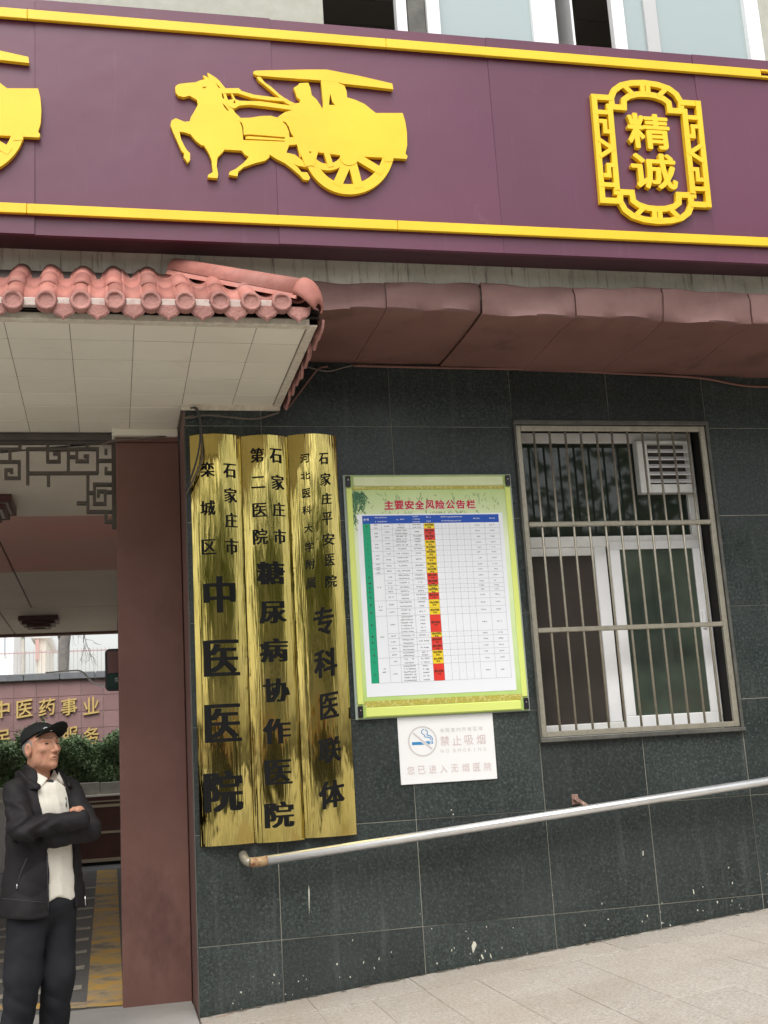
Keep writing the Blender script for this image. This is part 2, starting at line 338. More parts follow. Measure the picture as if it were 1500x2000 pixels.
# ------------------------------------------------------------------ hospital building
B = empty('hospital_building', (.45, 0, 0), 'hospital street front clad in dark granite slabs with beige storey above', 'building')
X0, X1, X2, X3, X4, X5, X6 = .452, .921, 1.75, 2.563, 3.245, 3.946, 4.62
COLS = [X0, X1, X2, X3, X4, X5, X6, 5.3, 6.0]
ROWS = [-.4, .372, .977, 1.582, 2.187, 2.795, 3.40, 3.86]
WX0, WX1 = X3, X5; WZT = aty(999, 822, 0)[2]; WZB = aty(1250, 1438, 0)[2]     # window surround
for a in range(len(COLS)-1):
    for b in range(len(ROWS)-1):
        x0, x1, z0, z1 = COLS[a], COLS[a+1], ROWS[b], ROWS[b+1]
        spans = [(z0, z1)]
        if x0 >= WX0-.01 and x1 <= WX1+.01:
            spans = [(z0, min(z1, WZB))] if z0 < WZB else []
            if z1 > WZT: spans.append((max(z0, WZT), z1))
        for p, q in spans:
            if q-p > .02:
                gq = .0022
                box('granite_panel', x0+gq, x1-gq, random.uniform(-.0035, -.0015), .03, p+gq, q-gq, GRAN, B, .001, at=((x0+x1)/2, 0, (p+q)/2))
mb = MB()
mb.box(.455, WX0, .0005, .3, -.4, 3.9).box(WX0, WX1, .0005, .3, -.4, WZB).box(WX0, WX1, .0005, .3, WZT, 3.9).box(WX1, 6, .0005, .3, -.4, 3.9)
mb.build('wall_core', GROUT, B)
mb = MB(); rs = random.Random(21)
for i in range(70):
    x = rs.uniform(.6, 4.5); zb_ = RS*(x-.45); z = zb_+abs(rs.gauss(0, .13))+.01 if i < 100 else rs.uniform(.2, 3.3)
    if WX0-.05 < x < WX1+.05 and z > WZB-.05: continue
    a, b = rs.uniform(.0015, .005), rs.uniform(.002, .009)
    if rs.random() < .06: b *= 3
    th = rs.uniform(-.5, .5); P5 = [(x+a*math.cos(t)*rs.uniform(.6, 1.2)+th*b*math.sin(t)*.5, z+b*math.sin(t)*rs.uniform(.6, 1.2)) for t in np.linspace(0, 2*math.pi, 7)[:-1]]
    mb.add([(p_[0], -.0042, p_[1]) for p_ in P5], [tuple(range(6))])
for pts in ([(925, 1838), (921, 1848), (924, 1862), (931, 1846), (929, 1840)], [(941, 1863), (939, 1866), (943, 1874), (945, 1872)], [(1255, 1662), (1257, 1662), (1257, 1671), (1255, 1671)], [(603, 1728), (605, 1740), (604, 1788), (602, 1740)]):
    q = [aty(*p_, -.0042) for p_ in pts]; mb.add(q, [tuple(range(len(q)))])
fk = mb.build('paint_flecks', simple('dried_paint', (.55, .54, .46), .8), B); fk['kind'] = 'stuff'
box('side_return', .4515, .6, .012, .56, -.3, 3.56, EAVE, B, .006)
box('corner_bead', .4465, .4525, -.004, .011, 0, 3.4, STONE, B)
# window reveal (dark jamb), surround trim
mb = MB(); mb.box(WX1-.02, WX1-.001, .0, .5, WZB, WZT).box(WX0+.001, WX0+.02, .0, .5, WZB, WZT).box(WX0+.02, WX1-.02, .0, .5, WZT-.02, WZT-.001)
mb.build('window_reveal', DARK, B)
tr = MB(); t = .034
tr.box(WX0-.002, WX1+.004, -.030, .012, WZT-.03, WZT, c=.004).box(WX0-.002, WX1+.006, -.04, .012, WZB-.005, WZB+.022, c=.004)
tr.box(WX1-.018, WX1+.003, -.028, .012, WZB+.022, WZT-.03, c=.003).box(WX0-.001, WX0+.012, -.028, .012, WZB+.022, WZT-.03, c=.003)
tr.build('window_surround', STONE, B)
# rooms, slabs, passage shell
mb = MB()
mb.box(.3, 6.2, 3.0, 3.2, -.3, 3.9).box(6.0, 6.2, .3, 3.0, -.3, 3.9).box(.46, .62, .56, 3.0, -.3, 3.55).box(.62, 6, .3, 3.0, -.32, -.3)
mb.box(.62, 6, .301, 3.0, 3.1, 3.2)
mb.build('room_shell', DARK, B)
box('passage_wall', .10, .28, 1.0, 11.6, -.1, 3.52, PALE, B)
box('passage_wall', -6.2, -6.0, .6, 11.6, -.1, 3.52, PALE, B)
mb = MB(); mb.box(-6, 6.3, -.6, 11.62, 3.92, 4.12); mb.build('floor_slab', CONC, B)
box('concrete_beam', -5, 6.3, -.90, -.602, 3.90, 4.34, CONC, B)
mb = MB(); UY = -.70
ux = [aty(q, 60, UY)[0] for q in (633, 801, 837, 1092, 1204, 1488)]
mb.box(-5, ux[0], UY, -.45, 4.345, 9).box(ux[5], 6.3, UY, -.45, 4.345, 9).box(ux[0], ux[5], UY, -.45, 4.345, 5.0).box(ux[0], ux[5], UY, -.45, 6.98, 9)
mb.build('upper_wall', UPWALL, B)
mb = MB(); mb.box(-5, 6.3, 4.5, 4.7, 4.12, 9).box(-5, 6.3, -.45, 4.5, 8.9, 9).box(-5.2, -5, -.45, 4.5, 4.1, 9).box(6.1, 6.3, -.45, 4.5, 4.1, 9)
mb.build('upper_room_shell', PALE, B)
for i in range(16):
    box('ceiling_plank', ux[0]-.3, ux[5]+.3, -.44+i*.3, -.145+i*.3-.008, 7.0+.004*(i % 2), 7.03, ROOMC, B)
# upper windows: thing > part > sub-part
def zq(px, py): return aty(px, py, UY)
def ustile(parent, p0, p1, y0, y1, m=WHITE2, n='stile'):
    a, b = zq(p0, 60)[0], zq(p1, 60)[0]; box(n, a, b, y0, y1, 5.0, 6.98, m, parent, .004)
W1 = box('window', ux[0], ux[5], UY+.03, UY+.12, 4.98, 5.04, WHITE2, B)
for p0, p1, y0, y1 in ((779, 799, .02, .09), (837, 862, .0, .06), (1044, 1091, .01, .07), (1201, 1225, .01, .07), (1461, 1488, .0, .09)): ustile(W1, p0, p1, UY+y0, UY+y1)
ustile(W1, 801, 836, UY+.03, UY+.10, STONE); ustile(W1, 1266, 1291, UY+.02, UY+.07, simple('grey_mullion', (.5, .5, .5), .4))
ustile(W1, 1013, 1044, UY+.075, UY+.12)
for p0, p1 in ((862, 1044), (1225, 1266), (1291, 1461)):
    a, b = zq(p0, 60)[0], zq(p1, 60)[0]; box('pane', a, b, UY+.045, UY+.051, 5.04, 6.98, GLASSM, W1)
ustile(W1, 1408, 1420, UY+.06, UY+.1)
box('open_sash', ux[3]+.14, ux[3]+.155, UY+.1, UY+.75, 5.04, 6.9, WHITE2, W1)
# lower window
YW = .17
Wn = empty('w', (WX0, YW, WZB)); Wn.name = 'window_unit'; WL[Wn.name] = np.array((WX0, YW, WZB)); Wn.parent = B; Wn.location = np.array((WX0, YW, WZB))-wl(B)
def wq(u, v, y=YW): return aty(980+u/2.885, 800+v/2.885, y)
zt1, zt0 = wq(600, 95)[2], wq(600, 186)[2]; zm1, zm0 = wq(600, 712)[2], wq(600, 772)[2]; zb1, zb0 = wq(500, 1768)[2], WZB+.0
xl, xr0, xr1 = WX0+.02, wq(1075, 700)[0], wq(1128, 700)[0]
mb = MB(); mb.box(xl, xr1, YW, YW+.07, zt0, WZT-.03, c=.004).box(xl, xr0, YW-.002, YW+.068, zm0, zm1, c=.004).box(xl, xr1, YW, YW+.07, zb0, zb1, c=.004).box(xr0, xr1, YW-.001, YW+.069, zb1, zt0, c=.004)
mb.box(xl, xl+.02, YW, YW+.07, zb1, zt0)
mb.build('frame', WHITE, Wn)
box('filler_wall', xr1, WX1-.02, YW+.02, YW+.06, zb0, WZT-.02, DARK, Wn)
box('transom_pane', xl+.02, xr0, YW+.03, YW+.036, zm1, zt0, GLASSD, Wn)
# sliding sash at right
sx0, sx1 = wq(598, 1000)[0]-.015, wq(1105, 800)[0]; s2 = wq(655, 800)[0]-wq(598, 800)[0]
sx0 = wq(598, 800)[0]; zs0, zs1 = wq(800, 1790)[2], wq(800, 745)[2]
mb = MB(); mb.box(sx0, sx1, YW-.035, YW-.004, zs1-.055, zs1, c=.004).box(sx0, sx1, YW-.035, YW-.004, zs0, zs0+.075, c=.004).box(sx0, sx0+.07, YW-.0345, YW-.0045, zs0+.075, zs1-.055, c=.004).box(sx1-.055, sx1, YW-.0345, YW-.0045, zs0+.075, zs1-.055, c=.004)
sash = mb.build('sash_frame', WHITE2, Wn)
box('pane', sx0+.07, sx1-.055, YW-.022, YW-.017, zs0+.075, zs1-.055, GLASSP, sash)
box('handle', sx1-.045, sx1-.02, YW-.05, YW-.035, zs0+.62, zs0+.74, WHITE2, sash, .004)
ix = sx0-.012; box('inner_stile', ix-.085, ix, YW+.0, YW+.03, zb1, zm0, WHITE2, Wn, .004)
box('insect_screen', xl+.02, ix-.085, YW+.02, YW+.024, zb1, zm0, SCREEN, Wn)
box('screen_rail', xl+.02, ix-.085, YW+.008, YW+.03, zm0-.055, zm0, WHITE, Wn, .003)
# extractor vent
vx0, vx1 = wq(752, 300)[0], wq(1062, 300)[0]-.012; vz0, vz1 = wq(800, 478)[2], wq(800, 186)[2]
mb = MB(); tt = .075; mb.box(vx0, vx0+tt, YW-.05, YW+.02, vz0, vz1, c=.004).box(vx1-.02, vx1, YW-.05, YW+.02, vz0, vz1).box(vx0+tt, vx1-.02, YW-.05, YW+.02, vz0, vz0+.06, c=.004).box(vx0+tt, vx1-.02, YW-.05, YW+.02, vz1-.02, vz1)
vent = mb.build('vent', WHITE, Wn)
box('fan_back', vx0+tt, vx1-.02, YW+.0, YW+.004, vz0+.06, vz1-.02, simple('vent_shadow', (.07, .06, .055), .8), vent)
for i in range(5):
    z = vz0+.075+i*(vz1-vz0-.10)/5
    put('louvre', [(vx0+tt, YW-.052, z), (vx1-.02, YW-.052, z), (vx1-.02, YW-.012, z+.028), (vx0+tt, YW-.012, z+.028), (vx0+tt, YW-.049, z-.006), (vx1-.02, YW-.049, z-.006), (vx1-.02, YW-.009, z+.022), (vx0+tt, YW-.009, z+.022)], [(0, 1, 2, 3), (7, 6, 5, 4), (0, 4, 5, 1), (1, 5, 6, 2), (2, 6, 7, 3), (3, 7, 4, 0)], WHITE2, vent)
# security grille
G = empty('security_grille', (WX0, -.02, WZB), 'rusty steel bar grille bolted over the ground floor window', 'grille')
gx0, gx1, gz0, gz1 = WX0+.012, WX1-.022, WZB+.024, WZT-.034; GY = -.018
mb = MB(); a = .036
mb.box(gx0, gx0+a, GY, GY+.03, gz0, gz1, c=.004).box(gx1-a, gx1, GY, GY+.03, gz0, gz1, c=.004).box(gx0+a, gx1-a, GY+.001, GY+.029, gz1-a, gz1, c=.004).box(gx0+a, gx1-a, GY+.001, GY+.029, gz0, gz0+a, c=.004)
mb.build('frame', STEEL, G)
zc = [aty(1210, 1021.5, GY)[2], aty(1227, 1225, GY)[2]]
for z in zc: box('cross_bar', gx0+a, gx1-a, GY-.004, GY+.026, z-.015, z+.015, STEEL, G, .004)
bm_ = mesh('bar', *tube_data([(0, 0, gz0+a), (0, 0, gz1-a)], .0082, 8), STEEL, True)
for i in range(11):
    x = gx0+a/2+(gx1-gx0-a)*(i+1)/12.0
    link('bar', bm_, G, (x+random.uniform(-.002, .002), GY+.014, 0))
# ------------------------------------------------------------------ maroon eave slab along the wall
E = empty('maroon_eave', (2.5, -.9, 3.8), 'dull maroon concrete eave running above the granite wall', 'eave')
brk = [.95, aty(755, 600, -.93)[0], aty(940, 600, -.93)[0], aty(1122, 600, -.95)[0], aty(1293, 600, -.96)[0], aty(1463, 600, -.97)[0], 4.6, 6.0]
sag = [3.815, 3.815, 3.80, 3.785, 3.775, 3.77, 3.76]
def dent(x, q): return .010*math.sin(x*5.1+q)+.007*math.sin(x*11.7+2*q)+.004*math.sin(x*23+q*3)
for i in range(7):
    f = -.915-.012*i if i < 2 else -.955-.012*(i-2)
    z1 = 3.985 if i < 2 else 3.99-.004*i
    za = sag[min(i+1, 6)] if i > 1 else sag[i]; nx = 14; V = []; F = []
    x0, x1 = brk[i]+.0015, brk[i+1]-.0015
    prof = [(f+.05, z1-.004), (f+.012, z1), (f, z1-.012), (f-.002, z1-.06), (f+.002, 0.05), (f, .010), (f+.010, 0.0)]
    for j in range(nx+1):
        t_ = j/nx; x = x0+(x1-x0)*t_; zb_ = sag[i]+(za-sag[i])*t_
        for q, (y, z) in enumerate(prof):
            zz = z if z > 1 else zb_+z
            V.append((x, y+dent(x, q*.7)*.9*(0.3 if q in (0, 1) else 1), zz+dent(x, 4+q*.2)*(.7 if z > 1 else .45)))
        for q, y in enumerate((-.7, -.45, -.2, .004)): V.append((x, y, zb_+(dent(x*1.3, 9+q)*.9 if q < 3 else .006+dent(x, 2)*.3)))
    m_ = len(prof)+4
    for j in range(nx):
        for q in range(m_-1): F.append((j*m_+q, j*m_+q+1, (j+1)*m_+q+1, (j+1)*m_+q))
    o = put('eave_sheet', V, F, [EAVE, MAROON], E, False)
    o.data.polygons.foreach_set('material_index', [1 if (k_ % (m_-1)) >= 6 else 0 for k_ in range(len(F))])
    o.data.polygons.foreach_set('use_smooth', [True]*len(F)); sm = o.modifiers.new('s', 'SOLIDIFY'); sm.thickness = .012; sm.offset = 1 if False else -1
    es = o.modifiers.new('e', 'EDGE_SPLIT'); es.split_angle = math.radians(40)
# ------------------------------------------------------------------ purple fascia sign
SY = -1.10; SZ0, SZ1 = 4.105, 5.475
S = empty('fascia_sign', (1.8, SY, SZ0), 'purple fascia sign with yellow chariot reliefs and yellow border strips', 'sign')
sx = [-2.9, -1.68, aty(68, 250, SY)[0], aty(538, 300, SY)[0], aty(968, 300, SY)[0], aty(1375, 300, SY)[0], 5.3]
for i in range(len(sx)-1):
    V, F = box_data(sx[i]+.0003, sx[i+1]-.0003, 0, .03, SZ0, SZ1, .0006)
    tl = [0.0, .004, -.010, .006, .003, -.003][i]; rr = [0, .002, -.007, .004, .0, .003][i]
    V = [(x, SY+y+tl*((z-SZ0)/(SZ1-SZ0)-.5)+rr*((x-sx[i])/(sx[i+1]-sx[i])-.5), z) for x, y, z in V]
    put('sign_panel', V, F, SIGN, S)
box('sign_box', -2.9, 5.3, SY+.036, -.905, SZ0+.004, SZ1-.003, simple('sign_return', (.052, .016, .026), .5, c2=(.065, .022, .034), vs=3), S)
TY0, TY1 = SY-.030, SY-.006
for (za, zb_) in ((aty(0, 13, TY0)[2], aty(0, 32, TY0)[2]), (aty(0, 394.5, TY0)[2], aty(0, 414, TY0)[2])):
    q = [-2.9, aty(0, 200, TY0)[0]-.4, aty(755, 200, TY0)[0], aty(1310, 200, TY0)[0]+2, 5.3]
    if za > 5: q = [-2.9, -.4, aty(755, 95, TY0)[0], aty(1488, 150, TY0)[0]]
    else: q = [-2.9, -.4, aty(777, 440, TY0)[0], 5.3]
    for i in range(len(q)-1): box('trim_strip', q[i]+.0008, q[i+1]-.0008, TY0, TY1, zb_, za, YEL, S, .003)
    if za > 5:
        x = q[-1]; h3 = (za-zb_)/3
        box('trim_strip', x+.001, 5.3, TY0, TY1, za-h3*.75, za, YEL, S, .002); box('trim_strip', x+.001, 5.3, TY0, TY1, zb_, zb_+h3*.75, YEL, S, .002)
# chariot relief
def cz(u, v): p = aty(300+u/2.5, 100+v/2.5, TY0); return (p[0], p[2])
def ch(pts): return [cz(*p) for p in pts]
ck = MB(); dep = [0]
def piece(*loops):
    dep[0] += 1; shape_add(ck, [ch(l) for l in loops], TY0-.0004*dep[0], SY-.004)
horse = [(105, 178), (110, 168), (125, 160), (165, 155), (205, 152), (228, 142), (250, 137), (240, 118), (256, 122), (270, 134), (262, 104), (285, 117), (305, 130), (322, 145), (338, 165), (352, 182), (352, 205), (362, 235), (378, 268), (398, 300), (425, 326), (470, 325), (520, 317), (570, 315), (605, 324), (640, 300), (672, 290), (720, 320), (740, 430), (705, 455), (662, 458), (648, 495), (690, 505), (735, 540), (770, 575), (748, 568), (724, 562), (700, 558), (680, 546), (705, 568), (722, 590), (750, 592), (765, 618), (757, 630), (732, 627), (714, 606), (672, 570), (640, 546), (600, 526), (566, 504), (566, 518), (545, 534), (490, 548), (440, 566), (413, 588), (410, 610), (368, 604), (370, 590), (402, 574), (438, 546), (466, 516), (446, 505), (430, 485), (346, 480), (338, 492), (312, 518), (308, 560), (315, 600), (312, 620), (264, 616), (266, 604), (290, 590), (287, 570), (283, 530), (266, 490), (246, 460), (232, 458), (205, 436), (180, 405), (150, 396), (126, 392), (134, 430), (150, 462), (163, 484), (178, 498), (178, 532), (166, 544), (146, 515), (150, 500), (136, 486), (116, 440), (96, 396), (82, 360), (88, 338), (108, 327), (152, 345), (176, 342), (182, 322), (200, 292), (216, 262), (212, 238), (176, 217), (146, 224), (120, 217), (108, 202)]
hole1 = [(418, 338), (432, 352), (438, 372), (440, 408), (470, 406), (550, 412), (640, 420), (640, 428), (550, 421), (470, 415), (449, 417), (449, 427), (550, 432), (640, 437), (640, 442), (550, 438), (438, 434), (432, 372)]
hole2 = [(628, 342), (645, 346), (660, 368), (670, 398), (685, 420), (664, 420), (660, 390), (648, 362)]
hole3 = [(303, 155), (326, 178), (318, 180)]; hole4 = [(236, 175), (258, 172), (256, 178), (242, 181)]; hole5 = [(332, 202), (340, 208), (346, 236), (336, 228)]; hole6 = [(336, 252), (352, 268), (368, 290), (362, 292), (344, 272)]
piece(horse, hole1, hole2, hole3, hole4, hole5, hole6)
cart = [(606, 322), (640, 298), (672, 289), (664, 262), (650, 238), (690, 255), (712, 252), (716, 238), (700, 225), (690, 195), (683, 180), (705, 166), (712, 156), (755, 154), (765, 178), (772, 215), (795, 235), (815, 265), (825, 283), (828, 255), (822, 195), (816, 138), (908, 146), (904, 156), (932, 168), (942, 195), (945, 226), (985, 238), (1030, 258), (1062, 284), (1085, 302), (1216, 302), (1229, 345), (1237, 400), (1238, 460), (1230, 500), (1240, 512), (1236, 526), (1165, 522), (1060, 516), (940, 512), (790, 492), (745, 488), (716, 520), (700, 455), (735, 430), (715, 330), (660, 320)]
piece(cart, [(862, 206), (856, 262), (886, 264), (872, 244)])
piece([(487, 100), (500, 95), (640, 92), (740, 90), (845, 90), (1000, 120), (1165, 158), (1170, 186), (1050, 172), (920, 158), (905, 152), (815, 142), (600, 127), (500, 118), (488, 110)])
piece([(503, 126), (520, 125), (545, 155), (575, 175), (615, 212), (650, 236), (690, 256), (672, 266), (640, 250), (600, 215), (565, 185), (535, 160), (512, 142)])
piece([(345, 182), (415, 181), (430, 195), (490, 213), (560, 222), (650, 233), (664, 246), (560, 240), (480, 228), (412, 206), (345, 206)])
piece([(352, 240), (388, 236), (378, 210), (384, 208), (400, 236), (420, 243), (520, 245), (668, 266), (676, 288), (560, 272), (470, 262), (420, 266), (395, 280), (366, 272)], [(388, 252), (396, 238), (400, 256)])
arc = [(955+193*math.cos(t), 482+193*math.sin(t)) for t in np.linspace(math.radians(8), math.radians(166), 26)]
dep[0] += 1; strip_solid(ck, ch(arc), .061, TY0-.0004*dep[0], SY-.004)
arc = [(850+88*math.cos(t), 487+80*math.sin(t)) for t in np.linspace(math.radians(5), math.radians(172), 16)]
dep[0] += 1; strip_solid(ck, ch(arc), .040, TY0-.0004*dep[0], SY-.004)
for p, q, wd in (((958, 515), (896, 655), .052), ((962, 515), (1002, 668), .05), ((978, 508), (1118, 592), .045), ((1140, 500), (1150, 540), .05), ((842, 490), (866, 566), .032), ((790, 480), (768, 560), .036), ((735, 490), (762, 560), .05)):
    dep[0] += 1; strip_solid(ck, ch([p, q]), wd, TY0-.0004*dep[0], SY-.004)
piece([(955+46*math.cos(t), 520+40*math.sin(t)) for t in np.linspace(0, 2*math.pi, 18)[:-1]])
ch1 = ck.build('chariot_relief', YEL, S)
ch2 = bpy.data.objects.new('chariot_relief', ch1.data); COL.objects.link(ch2); ch2.parent = S
ch2.location = ch1.location.copy(); ch2.location.x += aty(57, 118, TY0)[0]-aty(768, 172, TY0)[0]
# medallion
mz0, mz1, mz2 = (np.array(aty(1100+u/3.75, 100+v/3.75, TY0))[[0, 2]] for u, v in ((203, 315), (1003, 368), (270, 1110)))
def mq(u, v): return mz0+(mz1-mz0)*u+(mz2-mz0)*v
md = MB(); dep = [0]
def stroke(pts, wd=.036, closed=False):
    dep[0] += 1; strip_solid(md, [mq(*p) for p in pts], wd, TY0-.0003*dep[0], SY-.004, closed)
for s in (0, 1):
    T = (lambda u, v: (u, v)) if s == 0 else (lambda u, v: (u, 1-v))
    stroke([T(.185, .13), T(.18, .02), T(.215, -.055), T(.28, -.105), T(.38, -.135), T(.5, -.145), T(.62, -.135), T(.72, -.105), T(.785, -.055), T(.82, .02), T(.815, .13)], .037)
    stroke([T(.155, .14), T(.155, .105), T(.29, .105), T(.295, .03), T(.34, -.005), T(.42, -.03), T(.5, -.035), T(.58, -.03), T(.66, -.005), T(.705, .03), T(.71, .105), T(.845, .105), T(.845, .14)], .036)
    for a, b in (((.475, -.14), (.475, -.04)), ((.525, -.14), (.525, -.04)), ((.31, -.10), (.385, -.025)), ((.69, -.10), (.615, -.025))): stroke([T(*a), T(*b)], .030)
    stroke([T(.0, .022), T(.19, .022)]); stroke([T(.81, .022), T(1, .022)])
for s in (0, 1):
    T = (lambda u, v: (u, v)) if s == 0 else (lambda u, v: (1-u, v))
    stroke([T(.024, 0), T(.024, 1)], .034); stroke([T(.16, .12), T(.16, .88)], .034)
    for v in (.165, .835): stroke([T(.02, v), T(.16, v)], .028)
    stroke([T(.05, .25), T(.10, .25), T(.10, .345), T(.16, .345)], .026); stroke([T(.05, .75), T(.10, .75), T(.10, .655), T(.16, .655)], .026)
    stroke([T(.03, .42), T(.15, .5), T(.03, .58)], .026)
med = md.build('medallion_frame', YEL, S)
for c_, (u, v), (ww, hh) in (('精', (625, 588), (355, 275)), ('诚', (665, 880), (375, 275))):
    p = aty(1100+u/3.75, 100+v/3.75, TY0); mb = MB()
    write(mb, c_, p[0], p[2], ww/3.75*.00292, hh/3.75*.00318, lambda x: SY-.004, .03, off=.022, shear=.0)
    mb.build('character', YEL, S)
# ------------------------------------------------------------------ gateway canopy
K = empty('tiled_canopy', (-.3, -1.4, 3.53), 'gateway canopy with pink clay tiles over a cream panelled soffit', 'canopy')
SZ = 3.53; gx = [1.005-.305*i+.0 for i in range(13)]; gy = [-1.335, -1.10, -.80, -.505, -.215, .04, .335, .60]
xe = [.995, .742, .437, .130, -.184, -.492, -.80]+[-.80-.305*i for i in range(1, 12)]
for i in range(len(xe)-1):
    for j in range(len(gy)-1):
        y0, y1 = gy[j], gy[j+1]
        if xe[i+1] > .4 and y0 > .03: continue
        if xe[i+1] > .4 and j == 4: y1 = 0.005
        q = .0018; box('soffit_panel', xe[i+1]+q, xe[i]-q, y0+.0045, y1-.0045, SZ-random.uniform(0, .0015), SZ+.01, SOFF, K, .0015, at=((xe[i]+xe[i+1])/2, (y0+y1)/2, SZ))
mb = MB(); mb.box(-4.3, 1.04, -1.38, 0.004, SZ+.0025, SZ+.05).box(-4.3, .448, 0.0045, .62, SZ+.0025, SZ+.05); mb.build('soffit_backing', SOFFJ, K)
mb = MB(); mb.box(1.0, 1.045, -1.40, .002, SZ-.012, SZ+.03, c=.004).box(-4.3, 1.045, -1.40, -1.345, SZ-.008, SZ+.03, c=.004); mb.box(.43, 1.04, -.022, -.0045, SZ-.035, SZ+.002, c=.003)
mb.build('soffit_trim', simple('chipped_cream_trim', (.68, .63, .52), .7, c2=(.5, .43, .34), vs=30), K)
SL = np.array([0, .53, .375]); SL = SL/np.linalg.norm(SL); NRM = np.array([0, -SL[2], SL[1]]); EY, EZ = -1.455, 3.578; LEN = .67
def half_pipe(r0, r1, t, y0, y1, n=10, up=True, spread=math.pi):
    V = []; F = []
    for k_, (yy, r) in enumerate(((y0, r0), (y1, r1))):
        for rr in (r, r-t):
            for i in range(n+1):
                a = (math.pi-spread)/2+spread*i/n; V.append((-rr*math.cos(a), 0, 0)+np.array([0, *(SL[1:]*yy+NRM[1:]*rr*math.sin(a)*(1 if up else -1))]))
    m = n+1
    for i in range(n):
        F += [(i, i+1, 2*m+i+1, 2*m+i), (m+i, 3*m+i, 3*m+i+1, m+i+1), (i, m+i, m+i+1, i+1), (2*m+i, 2*m+i+1, 3*m+i+1, 3*m+i)]
    F += [(0, 2*m, 3*m, m), (n, m+n, 3*m+n, 2*m+n)]
    return V, F
barrel = mesh('barrel_tile', *half_pipe(.052, .046, .010, 0, .25), TILE, True)
pan = mesh('pan_tile', *half_pipe(.062, .058, .010, 0, .25, 8, False, math.radians(120)), TILE, True)
V = []; F = []; n = 24                                        # roundel: disc with a raised rim
prof = [(.0, -.008), (.030, -.008), (.034, -.010), (.037, -.017), (.048, -.017), (.0505, -.012), (.0505, .03)]
for r, y in prof:
    for i in range(n): V.append((r*math.cos(2*math.pi*i/n)+0, y, r*math.sin(2*math.pi*i/n)))
for a in range(len(prof)-1):
    for i in range(n): F.append((a*n+i, a*n+(i+1) % n, (a+1)*n+(i+1) % n, (a+1)*n+i))
roundel = mesh('eave_roundel', V, F, EMB, False); roundel.polygons.foreach_set('use_smooth', [True]*len(F))
dl = [(-.062, .0), (-.05, -.012), (.05, -.012), (.062, .0), (.062, -.022), (.056, -.048), (.042, -.064), (.02, -.074), (.008, -.082), (0, -.092), (-.008, -.082), (-.02, -.074), (-.042, -.064), (-.056, -.048), (-.062, -.022)]
mb = MB(); shape_add(mb, [dl], -.007, .006); shape_add(mb, [[(x*.84, -.008+(z+.0)*.82) for x, z in dl]], -.0105, -.0065)
drip = mesh('drip_tile', mb.V, mb.F, EMB)
px_r = [25, 90, 158, 225, 295, 362, 430, 490, 550]
rx = [aty(p, 602, EY)[0] for p in px_r]; rx = [rx[0]-.165*i for i in range(22, 0, -1)]+rx
for i, x in enumerate(rx):
    zj = random.uniform(-.004, .004); zz = EZ+.012+(x+.4)*.018
    link('eave_roundel', roundel, K, (x, EY-.012, zz+zj), rot=(random.uniform(-.06, .02), random.uniform(-1.5, 1.5), random.uniform(-.05, .05)))
    for s in range(3):
        o = np.array([x+random.uniform(-.003, .003), EY, zz+.004*0])+SL*(.222*s)+NRM*(.006*(s == 1)-.004*s)
        if s*.222 < LEN and (x < .45 or x+.05 < 1.02-.222*s*.8):
            link('barrel_tile', barrel, K, o, rot=(random.uniform(-.012, .012), 0, random.uniform(-.02, .02)))
    if i < len(rx)-1: xm = (x+rx[i+1])/2
    else: xm = x+.085
    if i != 22: link('drip_tile', drip, K, (xm, EY-.006, zz-.004+random.uniform(-.003, .003)), rot=(.06, random.uniform(-.04, .04), random.uniform(-.03, .03)))
    for s in range(3):
        o = np.array([xm, EY-.004, zz+.058])+SL*(.222*s)+NRM*(.010-.006*s)
        if xm < .5 or xm < 1.0-.222*s*.8: link('pan_tile', pan, K, o)
for i in range(len(rx)-1):
    zz = EZ+.012+(rx[i]+.4)*.018; box('mortar_fillet', rx[i]+.04, rx[i+1]-.04, EY+.002, EY+.03, zz-.02, zz+.024, simple('pink_mortar', (.42, .30, .27), .9, c2=(.6, .55, .5), vs=20) if i == 0 else bpy.data.materials['pink_mortar'], K, .004)
# roof bed and hip side
V = [(-4.3, -1.43, 3.565), (1.06, -1.43, 3.59), (.42, -.905, 3.99), (-4.3, -.905, 3.975), (1.10, -.0, 3.60), (.5, -.0, 3.99)]
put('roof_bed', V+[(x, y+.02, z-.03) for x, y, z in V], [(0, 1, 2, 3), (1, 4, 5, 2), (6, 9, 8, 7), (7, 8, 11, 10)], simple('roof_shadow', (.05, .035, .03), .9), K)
bars = mesh('side_barrel_tile', [(-(v[1]), v[0], v[2]) for v in half_pipe(.05, .045, .01, 0, .5)[0]], half_pipe(.05, .045, .01, 0, .5)[1], TILE, True)
for j in range(9):
    y = -1.30+j*.155
    link('side_drip_tile', drip, K, (1.075+random.uniform(-.006, .006), y, 3.575+random.uniform(-.006, .006)), rot=(.1, 0, math.pi/2+random.uniform(-.2, .2)))
    if j: link('side_barrel_tile', bars, K, (1.08, y+.075, 3.60))
